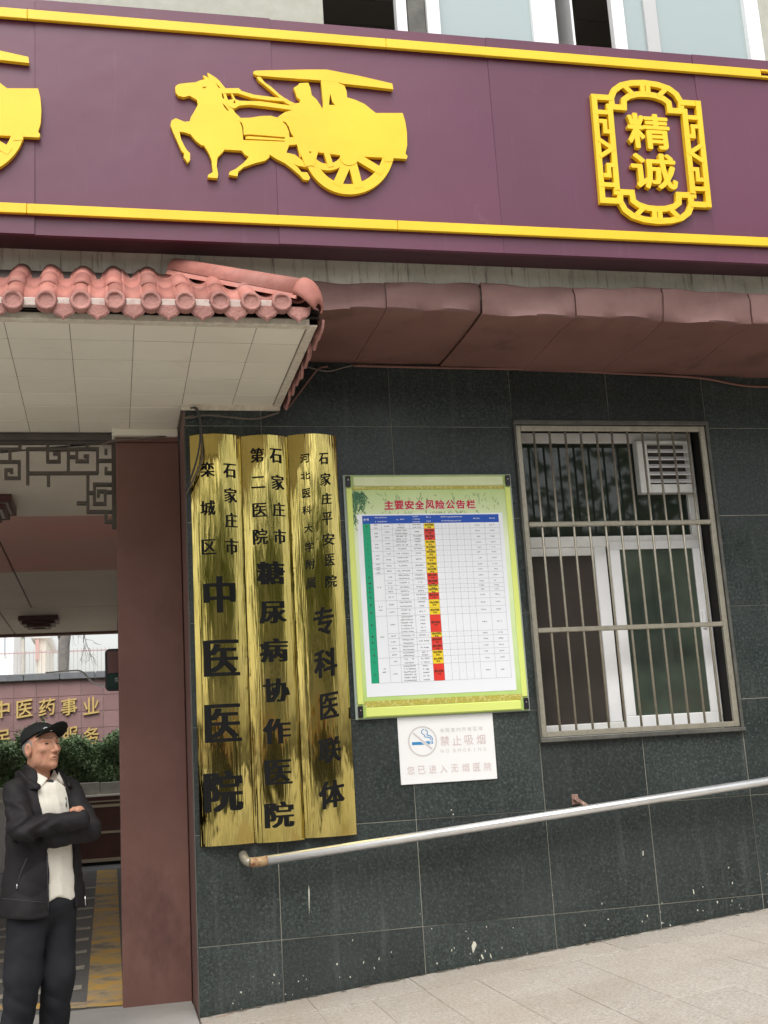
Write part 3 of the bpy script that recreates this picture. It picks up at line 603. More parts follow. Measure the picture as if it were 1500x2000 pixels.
# hip ridge
h0 = np.array([1.055, -1.475, 3.640]); h1 = np.array([.36, -.93, 4.005]); hd = (h1-h0)/np.linalg.norm(h1-h0)
def ridge(a, b, r0, r1, n=12, t=.012, zs=1.0, smoothend=False):
    side = np.cross(hd, [0, 0, 1]); side /= np.linalg.norm(side); upv = np.cross(side, hd); V = []; F = []
    for p, r in ((a, r0), (b, r1)):
        for rr in (r, r-t):
            for i in range(n+1):
                th = math.radians(-12)+math.radians(204)*i/n; V.append(p+side*math.cos(th)*rr+upv*math.sin(th)*rr*zs)
    m = n+1
    for i in range(n): F += [(i, i+1, 2*m+i+1, 2*m+i), (m+i, 3*m+i, 3*m+i+1, m+i+1), (i, m+i, m+i+1, i+1), (2*m+i, 2*m+i+1, 3*m+i+1, 3*m+i)]
    return V, F
o3 = h0+hd*.10
put('hip_ridge_tile', *ridge(o3, h1, .082, .066), TILE, K, True)
mb = MB(); sd_ = np.cross(hd, [0, 0, 1]); sd_ /= np.linalg.norm(sd_)
for sg in (-1, 1):
    a, b = o3+sd_*sg*.080-np.array([0, 0, .02]), h1+sd_*sg*.066-np.array([0, 0, .02]); dn = np.array([0, 0, -.03]); ot = sd_*sg*.02
    mb.add([a, b, b+dn+ot, a+dn+ot, a-sd_*sg*.012, b-sd_*sg*.012, b+dn+ot-sd_*sg*.012, a+dn+ot-sd_*sg*.012], [(0, 1, 2, 3), (7, 6, 5, 4), (0, 3, 7, 4), (1, 5, 6, 2), (3, 2, 6, 7)])
mb.build('ridge_flange', TILE, K)
V = []; F = []; n, m_ = 14, 8                                # rounded end tile
side = sd_; upv = np.cross(side, hd)
for i in range(m_+1):
    t_ = i/m_; r = .090*math.sqrt(max(0.0, 1-(t_*.93)**2.3))
    for j in range(n+1):
        th = math.radians(-14)+math.radians(208)*j/n
        V.append(o3+hd*.015-hd*t_*.125+side*math.cos(th)*r*1.02+upv*math.sin(th)*r-upv*.06*t_**2)
for i in range(m_):
    for j in range(n): F.append((i*(n+1)+j, i*(n+1)+j+1, (i+1)*(n+1)+j+1, (i+1)*(n+1)+j))
oo = put('hip_end_tile', V, F, TILE, K, True); md_ = oo.modifiers.new('s', 'SOLIDIFY'); md_.thickness = .01
# ------------------------------------------------------------------ gate pillar, lattice, passage ceiling, lamps
P = empty('gate_pillar', (.25, .75, 0), 'plain maroon painted gateway pillar left of the brass plaques', 'pillar')
box('shaft', .043, .448, .55, 1.0, -.05, 3.45, MAROON, P, .006)
mb = MB(); mb.box(.02, .44, .49, .56, 3.478, 3.528, c=.006).box(.02, .06, .56, .9, 3.48, 3.528, c=.004); mb.build('capital_trim', SOFF, P)
box('neck', .041, .4485, .53, .999, 3.45, 3.4785, MAROON, P)
LT = empty('fret_lattice', (-.6, .66, 3.3), 'dark bronze Chinese fret lattice hanging under the gateway lintel', 'lattice')
def lq(u, v): p = aty(u/3.3333, 820+v/3.3333, .66); return (p[0], p[2])
lm = MB(); dep = [0]
LS = [[(-260, 150), (735, 148)], [(-200, 190), (130, 190), (130, 148)], [(65, 190), (65, 270)], [(-120, 272), (125, 272), (125, 378), (38, 378), (38, 325), (75, 325), (75, 348)], [(180, 180), (180, 422)], [(180, 188), (300, 188)],
      [(310, 148), (310, 270), (385, 270), (385, 218), (345, 218)], [(320, 192), (505, 190)], [(445, 148), (445, 345)], [(180, 347), (640, 345)], [(315, 350), (315, 432)], [(445, 240), (500, 240)], [(500, 188), (500, 268), (570, 268), (570, 235), (545, 235)],
      [(500, 188), (635, 188), (635, 345)], [(568, 148), (568, 188)], [(635, 265), (735, 265)], [(690, 308), (690, 345), (735, 345)], [(690, 190), (690, 222)], [(572, 350), (572, 598), (735, 598)], [(500, 542), (572, 542)], [(575, 475), (615, 475)],
      [(735, 420), (615, 420), (615, 545), (685, 545), (685, 465), (640, 465), (640, 502)], [(690, 470), (735, 470)], [(690, 602), (690, 662), (735, 662)]]
for s in LS:
    dep[0] += 1; strip_solid(lm, [lq(*p) for p in s], .019, .655-.0004*dep[0], .685+.0004*dep[0])
lm.build('fret_bars', LATT, LT)
p0, p1 = lq(735, 150), lq(735, 690); mb = MB(); strip_solid(mb, [lq(740, 130), lq(745, 705)], .03, .63, .70); mb.build('side_post', LATT, LT)
box('header_bar', -1.9, .04, .62, .70, lq(300, 138)[1], 3.528, LATT, LT, .004)
CE = empty('passage_ceiling', (-2, 6, 3.5), 'cream panelled ceiling inside the gateway passage, red glow painted into one bay', 'ceiling')
yb = [.64, 3.14, 5.98, 8.77, 11.6]
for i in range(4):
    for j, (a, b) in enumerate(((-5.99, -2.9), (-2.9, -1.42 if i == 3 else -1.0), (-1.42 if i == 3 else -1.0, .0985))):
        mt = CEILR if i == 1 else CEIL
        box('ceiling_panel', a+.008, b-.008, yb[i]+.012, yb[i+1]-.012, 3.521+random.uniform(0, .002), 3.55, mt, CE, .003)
box('ceiling_backing', -6.0, .0999, .62, 11.6, 3.552, 3.60, DARK, CE)
box('end_fascia', -6.0, .28, 11.6, 11.75, 3.49, 3.9, MAROON, CE)
def lamp(cx, cy, w_, lab):
    o = empty('ceiling_lamp', (cx, cy, 3.5), lab, 'lamp', 'ceiling lamps in the passage')
    mb = MB()
    for (s, z0, z1) in ((w_, 3.455, 3.519), (w_*.82, 3.41, 3.4545), (w_*.6, 3.375, 3.4095)):
        for (a0, a1, b0, b1) in ((-s, s, -s, -s+.03), (-s, s, s-.03, s), (-s, -s+.03, -s+.03, s-.03), (s-.03, s, -s+.03, s-.03)):
            mb.box(cx+a0, cx+a1, cy+b0, cy+b1, z0, z1, c=.003)
    mb.build('frame', WOODR, o)
    mb = MB(); mb.box(cx-w_+.031, cx+w_-.031, cy-w_+.031, cy+w_-.031, 3.46, 3.515).box(cx-w_*.82+.031, cx+w_*.82-.031, cy-w_*.82+.031, cy+w_*.82-.031, 3.415, 3.455).box(cx-w_*.6+.031, cx+w_*.6-.031, cy-w_*.6+.031, cy+w_*.6-.031, 3.38, 3.4145); mb.build('shade', LAMPGL, o)
    box('base_plate', cx-.08, cx+.08, cy-.03, cy+.03, 3.36, 3.3745, WOODR, o)
lamp(-.96, 9.75, .26, 'dark red stepped ceiling lamp deep in the passage, seen whole')
lamp(-1.0, 2.55, .26, 'dark red stepped ceiling lamp cut off by the left edge')
# lightbox sign behind the pillar
LB = empty('hanging_sign_board', (.03, .72, 1.9), 'dark rounded sign board with a green panel sticking out behind the pillar', 'sign')
rr = []; bx0, bx1, bz0, bz1, r_ = -.042, .30, 1.885, 2.162, .03
for cxx, czz, a0 in ((bx1-r_, bz1-r_, 0), (bx0+r_, bz1-r_, 90), (bx0+r_, bz0+r_, 180), (bx1-r_, bz0+r_, 270)):
    rr += [(cxx+r_*math.cos(math.radians(a0+t)), czz+r_*math.sin(math.radians(a0+t))) for t in (0, 22, 45, 68, 90)]
mb = MB(); shape_add(mb, [rr], 1.03, 1.07); o = mb.build('case', simple('black_plastic', (.012, .012, .013), .4), LB)
sc_ = (1.03+7)/(.7+7)
mb = MB(); mb.box(bx0+.016, bx1-.016, 1.024, 1.032, bz0+.016, bz0+.115); mb.build('green_panel', simple('dark_green_panel', (.006, .03, .022), .25), LB)
mb = MB(); mb.box(bx0+.016, bx1-.016, 1.024, 1.032, bz0+.117, bz1-.016); mb.build('reflected_maroon', simple('maroon_reflection', (.14, .06, .055), .35), LB)  # maroon reflection on the board's upper part, painted as a face colour
mb = MB(); write(mb, '免', bx0+.075, bz0+.07, .032, .034, lambda x: 1.023, 0); write(mb, '费', bx0+.125, bz0+.07, .032, .034, lambda x: 1.023, 0); mb.build('lettering', simple('pale_print', (.35, .38, .36), .5), LB)
mb = MB(); mb.box(.08, .11, 1.071, 1.2, 1.98, 2.02); mb.build('bracket', IRON, LB)
# ------------------------------------------------------------------ brass plaques
def plaque(tops, bots, zt, zb, chars, lab, style):
    a, b = aty(tops[0], 846, -.03)[0], aty(tops[1], 846, -.03)[0]; a2, b2 = aty(bots[0], 1645, -.03)[0], aty(bots[1], 1640, -.03)[0]
    a, b = (a+a2)/2, (b+b2)/2
    R0 = empty('brass_plaque', ((a+b)/2, -.03, zb), lab, 'plaque', 'brass name plaques'); sg = .052; cx = (a+b)/2; hw = (b-a)/2-.002
    ys = lambda x: -.022-sg*(1-((x-cx)/hw)**2)
    n = 28; m_ = 20; V = []; F = []
    for i in range(m_+1):
        z = zb+(zt-zb)*i/m_
        for j in range(n+1):
            x = cx-hw+2*hw*j/n; V.append((x, ys(x)+.0016*math.sin(z*3.1+j*.5+cx*20)*math.sin(j/n*math.pi), z))
    N = len(V); V += [(x, y+.004, z) for x, y, z in V]
    for i in range(m_):
        for j in range(n):
            q = (i*(n+1)+j, i*(n+1)+j+1, (i+1)*(n+1)+j+1, (i+1)*(n+1)+j); F.append(q); F.append(tuple(N+k_ for k_ in q[::-1]))
    put('plate', V, F, BRASS, R0, True)
    # rim flanges down to the wall
    mb = MB(); mb.box(cx-hw, cx-hw+.006, -.021, -.003, zb, zt).box(cx+hw-.006, cx+hw, -.021, -.003, zb, zt); mb.build('side_flange', BRASS, R0)
    ys2 = lambda x: ys(min(max(x, cx-hw), cx+hw))-.0026
    for ch_, px, py, sw, sh in chars:
        p = aty(px, py, -.065); mb = MB(); kx, kz = .00288, .00300
        if style == 'kai' : write(mb, ch_, p[0], p[2], sw*kx, sh*kz, ys2, 0, off=.018 if sw > 38 else .008, shear=.12, lean=.03, song=.02 if sw > 38 else .012)
        elif sw > 45: write(mb, ch_, p[0], p[2], sw*kx, sh*kz, ys2, 0, off=.006, song=.045)
        else: write(mb, ch_, p[0], p[2], sw*kx, sh*kz, ys2, 0, off=.0, song=.035)
        mb.build('character', BLACK, R0)
    return R0
zb1_ = aty(440, 1651, -.05)[2]
plaque((374, 472), (386, 495), aty(425, 849, -.05)[2], aty(440, 1651, -.05)[2],
       [('栾', 405, 917, 30, 30), ('城', 406, 992, 31, 30), ('区', 408, 1068, 29, 30), ('石', 449, 919, 28, 29), ('家', 451, 967, 28, 30), ('庄', 452, 1016, 27, 30), ('市', 453, 1067, 28, 32),
        ('中', 429, 1161, 66, 72), ('医', 433.5, 1285, 73, 70), ('医', 436, 1412, 74, 72), ('院', 437, 1545, 78, 76)], 'leftmost curved brass plaque, big black characters for the county hospital', 'song')
plaque((472, 567), (495, 590), aty(520, 851, -.05)[2], aty(545, 1644, -.05)[2],
       [('第', 502, 889, 29, 30), ('二', 504, 942, 29, 24), ('医', 507, 996, 30, 28), ('院', 508.5, 1048, 31, 32), ('石', 539, 890, 28, 30), ('家', 543, 942, 29, 31), ('庄', 545, 995, 28, 29), ('市', 547, 1048, 28, 30),
        ('糖', 529, 1119, 60, 46), ('尿', 533, 1196, 58, 44), ('病', 535, 1270, 60, 46), ('协', 540, 1348, 56, 46), ('作', 541, 1428, 58, 48), ('医', 544, 1508, 56, 46), ('院', 546, 1591, 60, 48)], 'middle curved brass plaque between the two other plaques', 'song')
plaque((567, 658), (590, 697), aty(612, 849, -.05)[2], aty(645, 1634, -.05)[2],
       [('河', 595, 895, 20, 19), ('北', 596, 929, 20, 16), ('医', 598, 963, 17, 18), ('科', 599, 996, 19, 17), ('大', 602, 1032, 18, 17), ('学', 604, 1068, 18, 20), ('附', 606, 1102, 19, 20), ('属', 607, 1139, 19, 22),
        ('石', 632, 896, 22, 24), ('家', 636, 936, 24, 27), ('庄', 638, 974, 24, 24), ('平', 639, 1013, 24, 27), ('安', 642, 1053, 28, 25), ('医', 645, 1093, 21, 24), ('院', 647, 1135, 26, 25),
        ('专', 632, 1213, 44, 56), ('科', 636, 1295, 50, 56), ('医', 643, 1378, 40, 50), ('联', 644, 1465, 48, 48), ('体', 648, 1551, 54, 52)], 'rightmost curved brass plaque lettered in brush script, next to the green notice board', 'kai')
# ------------------------------------------------------------------ green notice board
NB = empty('notice_board', (1.9, -.02, 1.75), 'green framed notice board with a colour coded risk table', 'notice board')
BY = -.030
def bq(u, v, y=BY): p = aty(660+u/3.846, 900+v/3.846, y); return (p[0], p[2])
def quad(mb, pts, y, m=0): mb.add([(p[0], y, p[1]) for p in pts], [tuple(range(len(pts)))[::-1]], m)
bl, br, bt, bb = bq(48, 118)[0]+.006, bq(1284, 108)[0], bq(650, 108)[1], bq(780, 1905)[1]
k = NM('acrylic_edge', .15); k.col((.35, .40, .36)); box('acrylic_back', bl-.014, br+.014, -.022, -.006, bb-.006, bt+.006, k.m, NB, .002)
k = NM('green_print', .28, 0, .5); gxx = k.noise(3, 4); sp_ = k.n('ShaderNodeSeparateXYZ'); k.l(k.coord(), sp_.inputs[0])
mrz = k.n('ShaderNodeMapRange'); mrz.inputs[1].default_value = bb; mrz.inputs[2].default_value = bt; k.l(sp_.outputs['Z'], mrz.inputs[0])
c = k.ramp(mrz.outputs[0], [(0.0, (.42, .60, .15)), (.45, (.62, .74, .42)), (.72, (.75, .82, .60)), (1.0, (.40, .55, .14))]); c = k.mix(k.ramp(gxx, [(.5, 0.0), (.7, .3)]), c, (.75, .82, .55)); k.col(c)
box('print', bl, br, BY, -.0225, bb, bt, k.m, NB, .001)
YG = simple('yellow_green_edge', (.66, .74, .20), .3); PG = simple('pale_green_bar', (.60, .66, .34), .3, c2=(.70, .76, .5), vs=3)
k = NM('brocade_band', .4); k.col(k.ramp(k.voro(46), [(.15, (.52, .46, .08)), (.45, (.38, .34, .06)), (.7, (.56, .52, .16))])); BROC = k.m
bh = bt-bb
box('scroll_bar', bl+.045, br-.045, BY-.012, BY-.0005, bt-.078*bh*.55-.008, bt-.008, PG, NB, .006); box('scroll_bar', bl+.045, br-.045, BY-.012, BY-.0005, bb+.004, bb+.062, YG, NB, .006)
box('brocade_strip', bl+.04, br-.04, BY-.004, BY-.0005, bt-.092, bt-.0715, BROC, NB); box('brocade_strip', bl+.04, br-.04, BY-.004, BY-.0005, bb+.064, bb+.10, BROC, NB)
for x in (bl, br-.036): box('side_roll', x, x+.036, BY-.008, BY-.0005, bb+.082, bt-.082, YG, NB, .003)
for x in (bl-.002, br-.030):
    for z in (bt-.075, bb+.004): 
        o = box('end_cap', x, x+.032, BY-.014, BY-.0006, z, z+.07, simple('dark_cap', (.02, .016, .022), .25), NB, .004)
        mb = MB(); mb.box(x+.012, x+.02, BY-.018, BY-.0142, z+.04, z+.048, c=.002); mb.build('screw', simple('bright_screw', (.7, .7, .72), .25, 1.0), o)
# bamboo and faint brush marks
mb = MB(); rs = random.Random(3)
for i in range(230):
    u = 98+abs(rs.gauss(0, 50)); v = 222+abs(rs.gauss(0, 105)); a = rs.uniform(.6, 2.3); l_ = rs.uniform(25, 60); wdt = rs.uniform(3, 6)
    if u > 142 and v > 380: continue
    du, dv = math.cos(a)*l_, math.sin(a)*l_
    if v+dv > 600 or u+du > 300: continue
    quad(mb, [bq(u, v), bq(u+du*.4-dv/l_*wdt, v+dv*.4+du/l_*wdt), bq(u+du, v+dv), bq(u+du*.4+dv/l_*wdt, v+dv*.4-du/l_*wdt)], BY-.0008-i*.00001)
mb.build('bamboo_print', simple('bamboo_green', (.03, .11, .05), .4, c2=(.10, .25, .10), vs=40), NB)
mb = MB(); rs = random.Random(11)
for i in range(75):
    u = rs.uniform(250, 1230); v = rs.choice([rs.uniform(238, 290), rs.uniform(370, 385)]) if 340 < u < 1040 else rs.uniform(238, 375)
    pts = [(u, v)]
    for j in range(3): pts.append((pts[-1][0]+rs.uniform(-12, 14), pts[-1][1]+rs.uniform(2, 14)))
    Lr, Rr = ribbon([bq(*p) for p in pts], .003)
    for q in range(3): quad(mb, [Lr[q], Lr[q+1], Rr[q+1], Rr[q]], BY-.0008-i*.00001)
mb.build('brush_marks', simple('faint_brush', (.20, .31, .13), .4), NB)
mb = MB(); mb2 = MB()
for i, c_ in enumerate('主要安全风险公告栏'):
    p = bq(382+i*77, 334-i*.9); write(mb, c_, p[0], p[1], .060, .058, lambda x: BY-.0026, 0, off=.034); write(mb2, c_, p[0]+.0015, p[1]-.0015, .064, .062, lambda x: BY-.0012, 0, off=.06)
mb.build('title', simple('red_print', (.52, .012, .03), .35), NB); mb2.build('title_outline', simple('white_outline', (.85, .82, .8), .35), NB)
pt = [bq(145, 405), bq(1232, 388), bq(1342, 1720), bq(215, 1778)]
tx0 = (pt[0][0]+pt[3][0])/2; tx1 = (pt[1][0]+pt[2][0])/2; tz1 = (pt[0][1]+pt[1][1])/2; tz0 = (pt[2][1]+pt[3][1])/2
sheet = box('paper_sheet', tx0, tx1, BY-.0020, BY-.0006, tz0, tz1, simple('paper_white', (.80, .82, .86), .3, c2=(.76, .78, .83), vs=2), NB)
ax0 = (bq(183, 415)[0]+bq(250, 1672)[0])/2; ax1 = (bq(1205, 400)[0]+bq(1303, 1628)[0])/2; az1 = (bq(183, 415)[1]+bq(1205, 400)[1])/2; az0 = (bq(250, 1672)[1]+bq(1303, 1628)[1])/2
def T(u, v): return (ax0+(ax1-ax0)*u, az1-(az1-az0)*v)
mt_ = [simple('print_blue', (.012, .075, .42), .35), simple('print_green', (.01, .33, .17), .35), simple('print_red', (.75, .045, .02), .35, c2=(.68, .035, .03), vs=3), simple('print_yellow', (.85, .62, .02), .35), simple('print_line', (.18, .19, .22), .5), simple('print_ink', (.035, .035, .04), .5), simple('print_white', (.8, .82, .86), .4)]
cols = [0, .054, .134, .212, .337, .44, .518, .572, .625, .677, .731, .78, .89, 1]
rv = [470, 512, 557, 600, 645, 680, 718, 770, 810, 850, 900, 938, 968, 998, 1050, 1110, 1163, 1293, 1330, 1380, 1427, 1470, 1525, 1650]
rows = [(v-408)/(1650-408) for v in rv]; cc = 'YRRYYYYYYRRYYRYYRYRRYYR'
tb = MB(); y1, y2, y3 = BY-.0024, BY-.0028, BY-.0032
quad(tb, [T(0, 0), T(1, 0), T(1, rows[0]), T(0, rows[0])], y1, 0); quad(tb, [T(0, rows[0]), T(cols[1], rows[0]), T(cols[1], 1), T(0, 1)], y1, 1)
for i, c_ in enumerate(cc): quad(tb, [T(cols[5], rows[i]), T(cols[6], rows[i]), T(cols[6], rows[i+1]), T(cols[5], rows[i+1])], y1, 2 if c_ == 'R' else 3)
lw = .0011
for i in range(1, len(rows)):
    z = T(0, rows[i])[1]; grp = i in (1, 3, 5, 7, 8, 9, 14, 16, 21, 23)
    a = T(cols[1], 0)[0] if grp else T(cols[2], 0)[0]
    quad(tb, [(a, z+lw/2), (ax1, z+lw/2), (ax1, z-lw/2), (a, z-lw/2)], y2, 4)
for u in cols[1:]:
    x = T(u, 0)[0]; z1_, z0_ = T(0, rows[0])[1], T(0, 1)[1]; quad(tb, [(x-lw/2, z1_), (x+lw/2, z1_), (x+lw/2, z0_), (x-lw/2, z0_)], y2-.0001, 4)
rs = random.Random(5)
def scrib(u0, u1, v0, v1, lines, m, dens=.8):
    h_ = (v1-v0)/max(lines, 1)
    for l_ in range(lines):
        vc = v0+h_*(l_+.5); chh = .0085; chw = .0078; x0, x1 = T(u0, 0)[0]+.008, T(u1, 0)[0]-.008; nn = max(1, int((x1-x0)/chw*dens)); x = (x0+x1)/2-nn*chw/2; zc_ = T(0, vc)[1]
        for i in range(nn):
            if rs.random() < .08: x += chw; continue
            for s in range(3):
                a = rs.uniform(0, chw*.55); b = rs.uniform(-chh*.45, chh*.35)
                if rs.random() < .5: quad(tb, [(x+a*.3, zc_+b+.0007), (x+chw*.85, zc_+b+.0007), (x+chw*.85, zc_+b-.0007), (x+a*.3, zc_+b-.0007)], y3-s*.00005, m)
                else: quad(tb, [(x+a, zc_+chh*.45), (x+a+.0013, zc_+chh*.45), (x+a+.0013, zc_-chh*.4), (x+a, zc_-chh*.4)], y3-s*.00005, m)
            x += chw
H0 = rows[0]
for (a, b, n_) in ((1, 3, 2), (3, 4, 1), (4, 5, 3), (5, 6, 2), (6, 11, 2), (11, 12, 1), (12, 13, 1)): scrib(cols[a], cols[b], 0, H0, n_, 6, .65)
for i, c_ in enumerate(cc):
    v0, v1 = rows[i], rows[i+1]; n_ = 2 if v1-v0 > .033 else 1
    if v1-v0 > .09: n_ = 6
    scrib(cols[2], cols[3], v0, v1, 1 if n_ < 3 else 1, 5, .6); scrib(cols[3], cols[4], v0, v1, n_, 5, rs.uniform(.5, .95)); scrib(cols[4], cols[5], v0, v1, min(n_, rs.randint(1, 2)) if n_ < 3 else 5, 5, rs.uniform(.4, .9))
    scrib(cols[11], cols[12], v0, v1, 1, 5, .42); scrib(cols[12], cols[13], v0, v1, 1, 5, .42); 
    for j in range(6, 11):
        x, z = T((cols[j]+cols[j+1])/2, (v0+v1)/2); quad(tb, [(x-.003, z), (x-.001, z-.004), (x+.005, z+.005), (x-.001, z-.002)], y3, 4)
for a, b in ((0, 1), (1, 3), (3, 5), (5, 7), (7, 8), (8, 9), (9, 14), (14, 16), (16, 21), (21, 23)): m__ = (rows[a]+rows[b])/2; scrib(cols[1], cols[2], m__-.02, m__+.02, 2 if b-a < 4 else 1, 5, .5)
tbl = tb.build('risk_table', mt_, sheet)
mb = MB(); hd_ = MB()
for i, c_ in enumerate(cc):
    v0, v1 = rows[i], rows[i+1]; vm = (v0+v1)/2
    for j, g_ in enumerate('较大风险' if c_ == 'Y' else '重大风险'):
        x, z = T(cols[5]+(cols[6]-cols[5])*(.2+.2*j), vm-.0065); write(mb, g_, x, z, .0145, .0135, lambda q: y3-.0004, 0, off=.02, res=1)
    for j, g_ in enumerate('B级' if c_ == 'Y' else 'A级'):
        x, z = T(cols[5]+(cols[6]-cols[5])*(.42+.18*j), vm+.0085); write(mb, g_, x, z, .010, .010, lambda q: y3-.0004, 0, off=.02, res=1)
for i in range(23):
    v = (rows[i]+rows[i+1])/2
    for j, g_ in enumerate(str(i+1)):
        x, z = T(cols[1]*.5+.008*(j-(len(str(i+1))-1)/2), v); write(mb, g_, x, z, .006, .010, lambda q: y3-.0004, 0, res=1)
mb.build('table_lettering', simple('print_black', (.06, .03, .015), .5), sheet)
for j, g_ in enumerate('序号'):
    x, z = T(cols[1]*(.3+.4*j), H0*.5); write(hd_, g_, x, z, .016, .016, lambda q: y3-.0004, 0, off=.01, res=1)
hd_.build('header_lettering', mt_[6], sheet)
# ------------------------------------------------------------------ no smoking sign
NS = empty('no_smoking_sign', (2.0, -.012, 1.05), 'small white no smoking sign with faded lettering under the notice board', 'sign')
NY = -.012
def nq(u, v): p = aty(740+u/5.77, 1380+v/5.77, NY); return (p[0], p[2])
nl, nr = (nq(208, 115)[0]+nq(250, 885)[0])/2, (nq(1280, 62)[0]+nq(1335, 815)[0])/2; nzt, nzb = (nq(208, 115)[1]+nq(1280, 62)[1])/2, (nq(250, 885)[1]+nq(1335, 815)[1])/2
box('plate', nl, nr, NY, -.003, nzb, nzt, simple('white_plate', (.80, .80, .80), .35), NS, .002)
FADE = simple('faded_red', (.66, .55, .54), .4); FADE2 = simple('faded_grey', (.60, .56, .56), .4); BLUE = simple('sign_blue', (.03, .24, .52), .4)
mb = MB(); c0 = nq(492, 392)
def qd(u, v): p = nq(u, v); return np.array(p)
def flat_strip(mb, pts, wd, y, closed=False):
    Lr, Rr = ribbon(pts, wd, closed); k_ = len(Lr)
    for i in range(k_ if closed else k_-1): quad(mb, [Lr[i], Lr[(i+1) % k_], Rr[(i+1) % k_], Rr[i]], y)
R_ = (nq(655, 392)[0]-nq(330, 392)[0])/2*.96
flat_strip(mb, [(c0[0]+R_*math.cos(t), c0[1]+R_*math.sin(t)) for t in np.linspace(0, 2*math.pi, 40)[:-1]], .010, NY-.0008, True)
flat_strip(mb, [qd(385, 300), qd(600, 480)], .012, NY-.001)
mb.build('prohibition_ring', FADE2, NS)
mb = MB()
quad(mb, [qd(372, 402), qd(470, 398), qd(512, 428), qd(374, 434)], NY-.0014); quad(mb, [qd(522, 392), qd(572, 390), qd(574, 424), qd(560, 424)], NY-.0014); quad(mb, [qd(582, 390), qd(592, 390), qd(592, 420), qd(582, 420)], NY-.0014); quad(mb, [qd(600, 390), qd(610, 390), qd(610, 420), qd(600, 420)], NY-.0014)
flat_strip(mb, catmull([qd(588, 382), qd(582, 360), qd(560, 346), qd(520, 342), qd(512, 320), qd(482, 300), qd(484, 270), qd(505, 255)], 5), .0045, NY-.0015)
flat_strip(mb, catmull([qd(605, 382), qd(598, 350), qd(572, 326), qd(540, 318), qd(548, 290), qd(535, 268), qd(518, 262)], 5), .0045, NY-.0016)
mb.build('cigarette_mark', BLUE, NS)
mb = MB()
for i, c_ in enumerate('本院室内所有区域'): p = nq(710+i*62, 268-i*3.2); write(mb, c_, p[0], p[1], .024, .024, lambda x: NY, 0, eps=.0012)
for i, c_ in enumerate('NO'): p = nq(713+i*60, 502-i*3); write(mb, c_, p[0], p[1], .018, .021, lambda x: NY, 0, eps=.0012)
for i, c_ in enumerate('SMOKING'): p = nq(850+i*57, 495-i*3); write(mb, c_, p[0], p[1], .018 if c_ != 'I' else .004, .021, lambda x: NY, 0, eps=.0012)
mb.build('small_lettering', FADE2, NS)
mb = MB()
for i, c_ in enumerate('禁止吸烟'): p = nq(742+i*136, 385-i*5); write(mb, c_, p[0], p[1], .056, .058, lambda x: NY, 0, eps=.0012, off=.008)
for i, c_ in enumerate('您已进入无烟医院'): p = nq(358+i*124, 720-i*6.5); write(mb, c_, p[0], p[1], .045, .048, lambda x: NY, 0, eps=.0012, off=.006)
mb.build('large_lettering', FADE, NS)
# ------------------------------------------------------------------ handrail
HR = empty('handrail', (.7, -.12, .8), 'silver tubular handrail climbing beside the ramp', 'handrail')
a, b = aty(505, 1683, -.12), aty(1500, 1525.5, -.12); d = (b-a)/np.linalg.norm(b-a); RR = .0265
put('rail_tube', *tube_data([a+d*.02, b+d*1.6], RR, 20), RAIL, HR, True)
e0 = aty(478, 1668, -.02); el = catmull([a+d*.05, a, aty(486, 1684, -.115), aty(477, 1676, -.07), np.array([aty(474, 1668, 0)[0], -.004, aty(474, 1668, 0)[2]])], 5)
put('elbow', *tube_data(el[:10], RR*1.03, 16), RUST, HR, True); put('wall_stub', *tube_data(el[9:], RR*.98, 16), STEEL, HR, True)
for pxb, pyb in ((1122, 1561),):
    q0 = aty(pxb, pyb, 0); q1 = aty(pxb+30, pyb+14, -.12); mb = MB()
    mb.tube([q0+np.array([0, .0, 0]), q0+np.array([.0, -.03, 0]), q1+np.array([0, .0, -.01])], .013, 6); mb.box(q0[0]-.02, q0[0]+.02, -.012, -.002, q0[2]-.03, q0[2]+.03); mb.build('bracket', simple('pink_primer', (.36, .25, .20), .7, c2=(.14, .06, .045), vs=40), HR)
# ------------------------------------------------------------------ cables
def cable(pts, r, mat, lab, n=6):
    o = put('cable', *tube_data(catmull([aty(*p) for p in pts], n), r, 6), mat, None, True); tag(o, lab, 'cable'); return o
cable([(372, 797, -.03), (386, 800, -.05), (391, 850, -.08), (386, 890, -.08), (374, 930, -.06), (362, 958, -.03)], .0055, CABLE, 'thin black cable looping over the top of the leftmost plaque')
cable([(380, 797, -.03), (389, 812, -.05), (395, 880, -.08), (392, 905, -.08), (378, 935, -.06), (364, 965, -.03)], .006, CABLE2, 'thicker brownish cable hanging beside the thin one over the leftmost plaque')
cable([(338, 822, .52), (346, 840, .52), (353, 868, .52), (355, 905, .53), (356, 960, .535)], .013, CABLE, 'grey flexible conduit running down the top of the maroon pillar')
cable([(200, 868, .50), (225, 860, .49), (270, 857, .49), (315, 853, .50), (348, 842, .5), (362, 818, .02), (378, 812, -.02)], .008, CABLE2, 'dusty cable strung across the top of the maroon pillar')
cable([(368, 818, -.02), (400, 811, -.03), (450, 815, -.03), (500, 818, -.03), (545, 806, -.03)], .006, CABLE2, 'slack cable hanging below the canopy edge above the plaques')
cable([(586, 712, -.05), (605, 718, -.05), (640, 725, -.05), (670, 718, -.04), (690, 713, -.03)], .005, CABLE2, 'short wire sagging from the canopy side to the maroon eave')
cable([(690, 714, -.03), (760, 716, -.02), (900, 719, -.02), (1060, 722, -.02), (1200, 729, -.02), (1310, 734, -.02), (1380, 740, -.025), (1450, 753, -.03), (1510, 756, -.02)], .009, MAROON, 'maroon painted cable run along the foot of the eave')
cable([(640, 716, -.03), (620, 722, -.03), (590, 760, -.02), (560, 800, -.015)], .007, MAROON, 'maroon painted cable dropping diagonally beside the canopy')
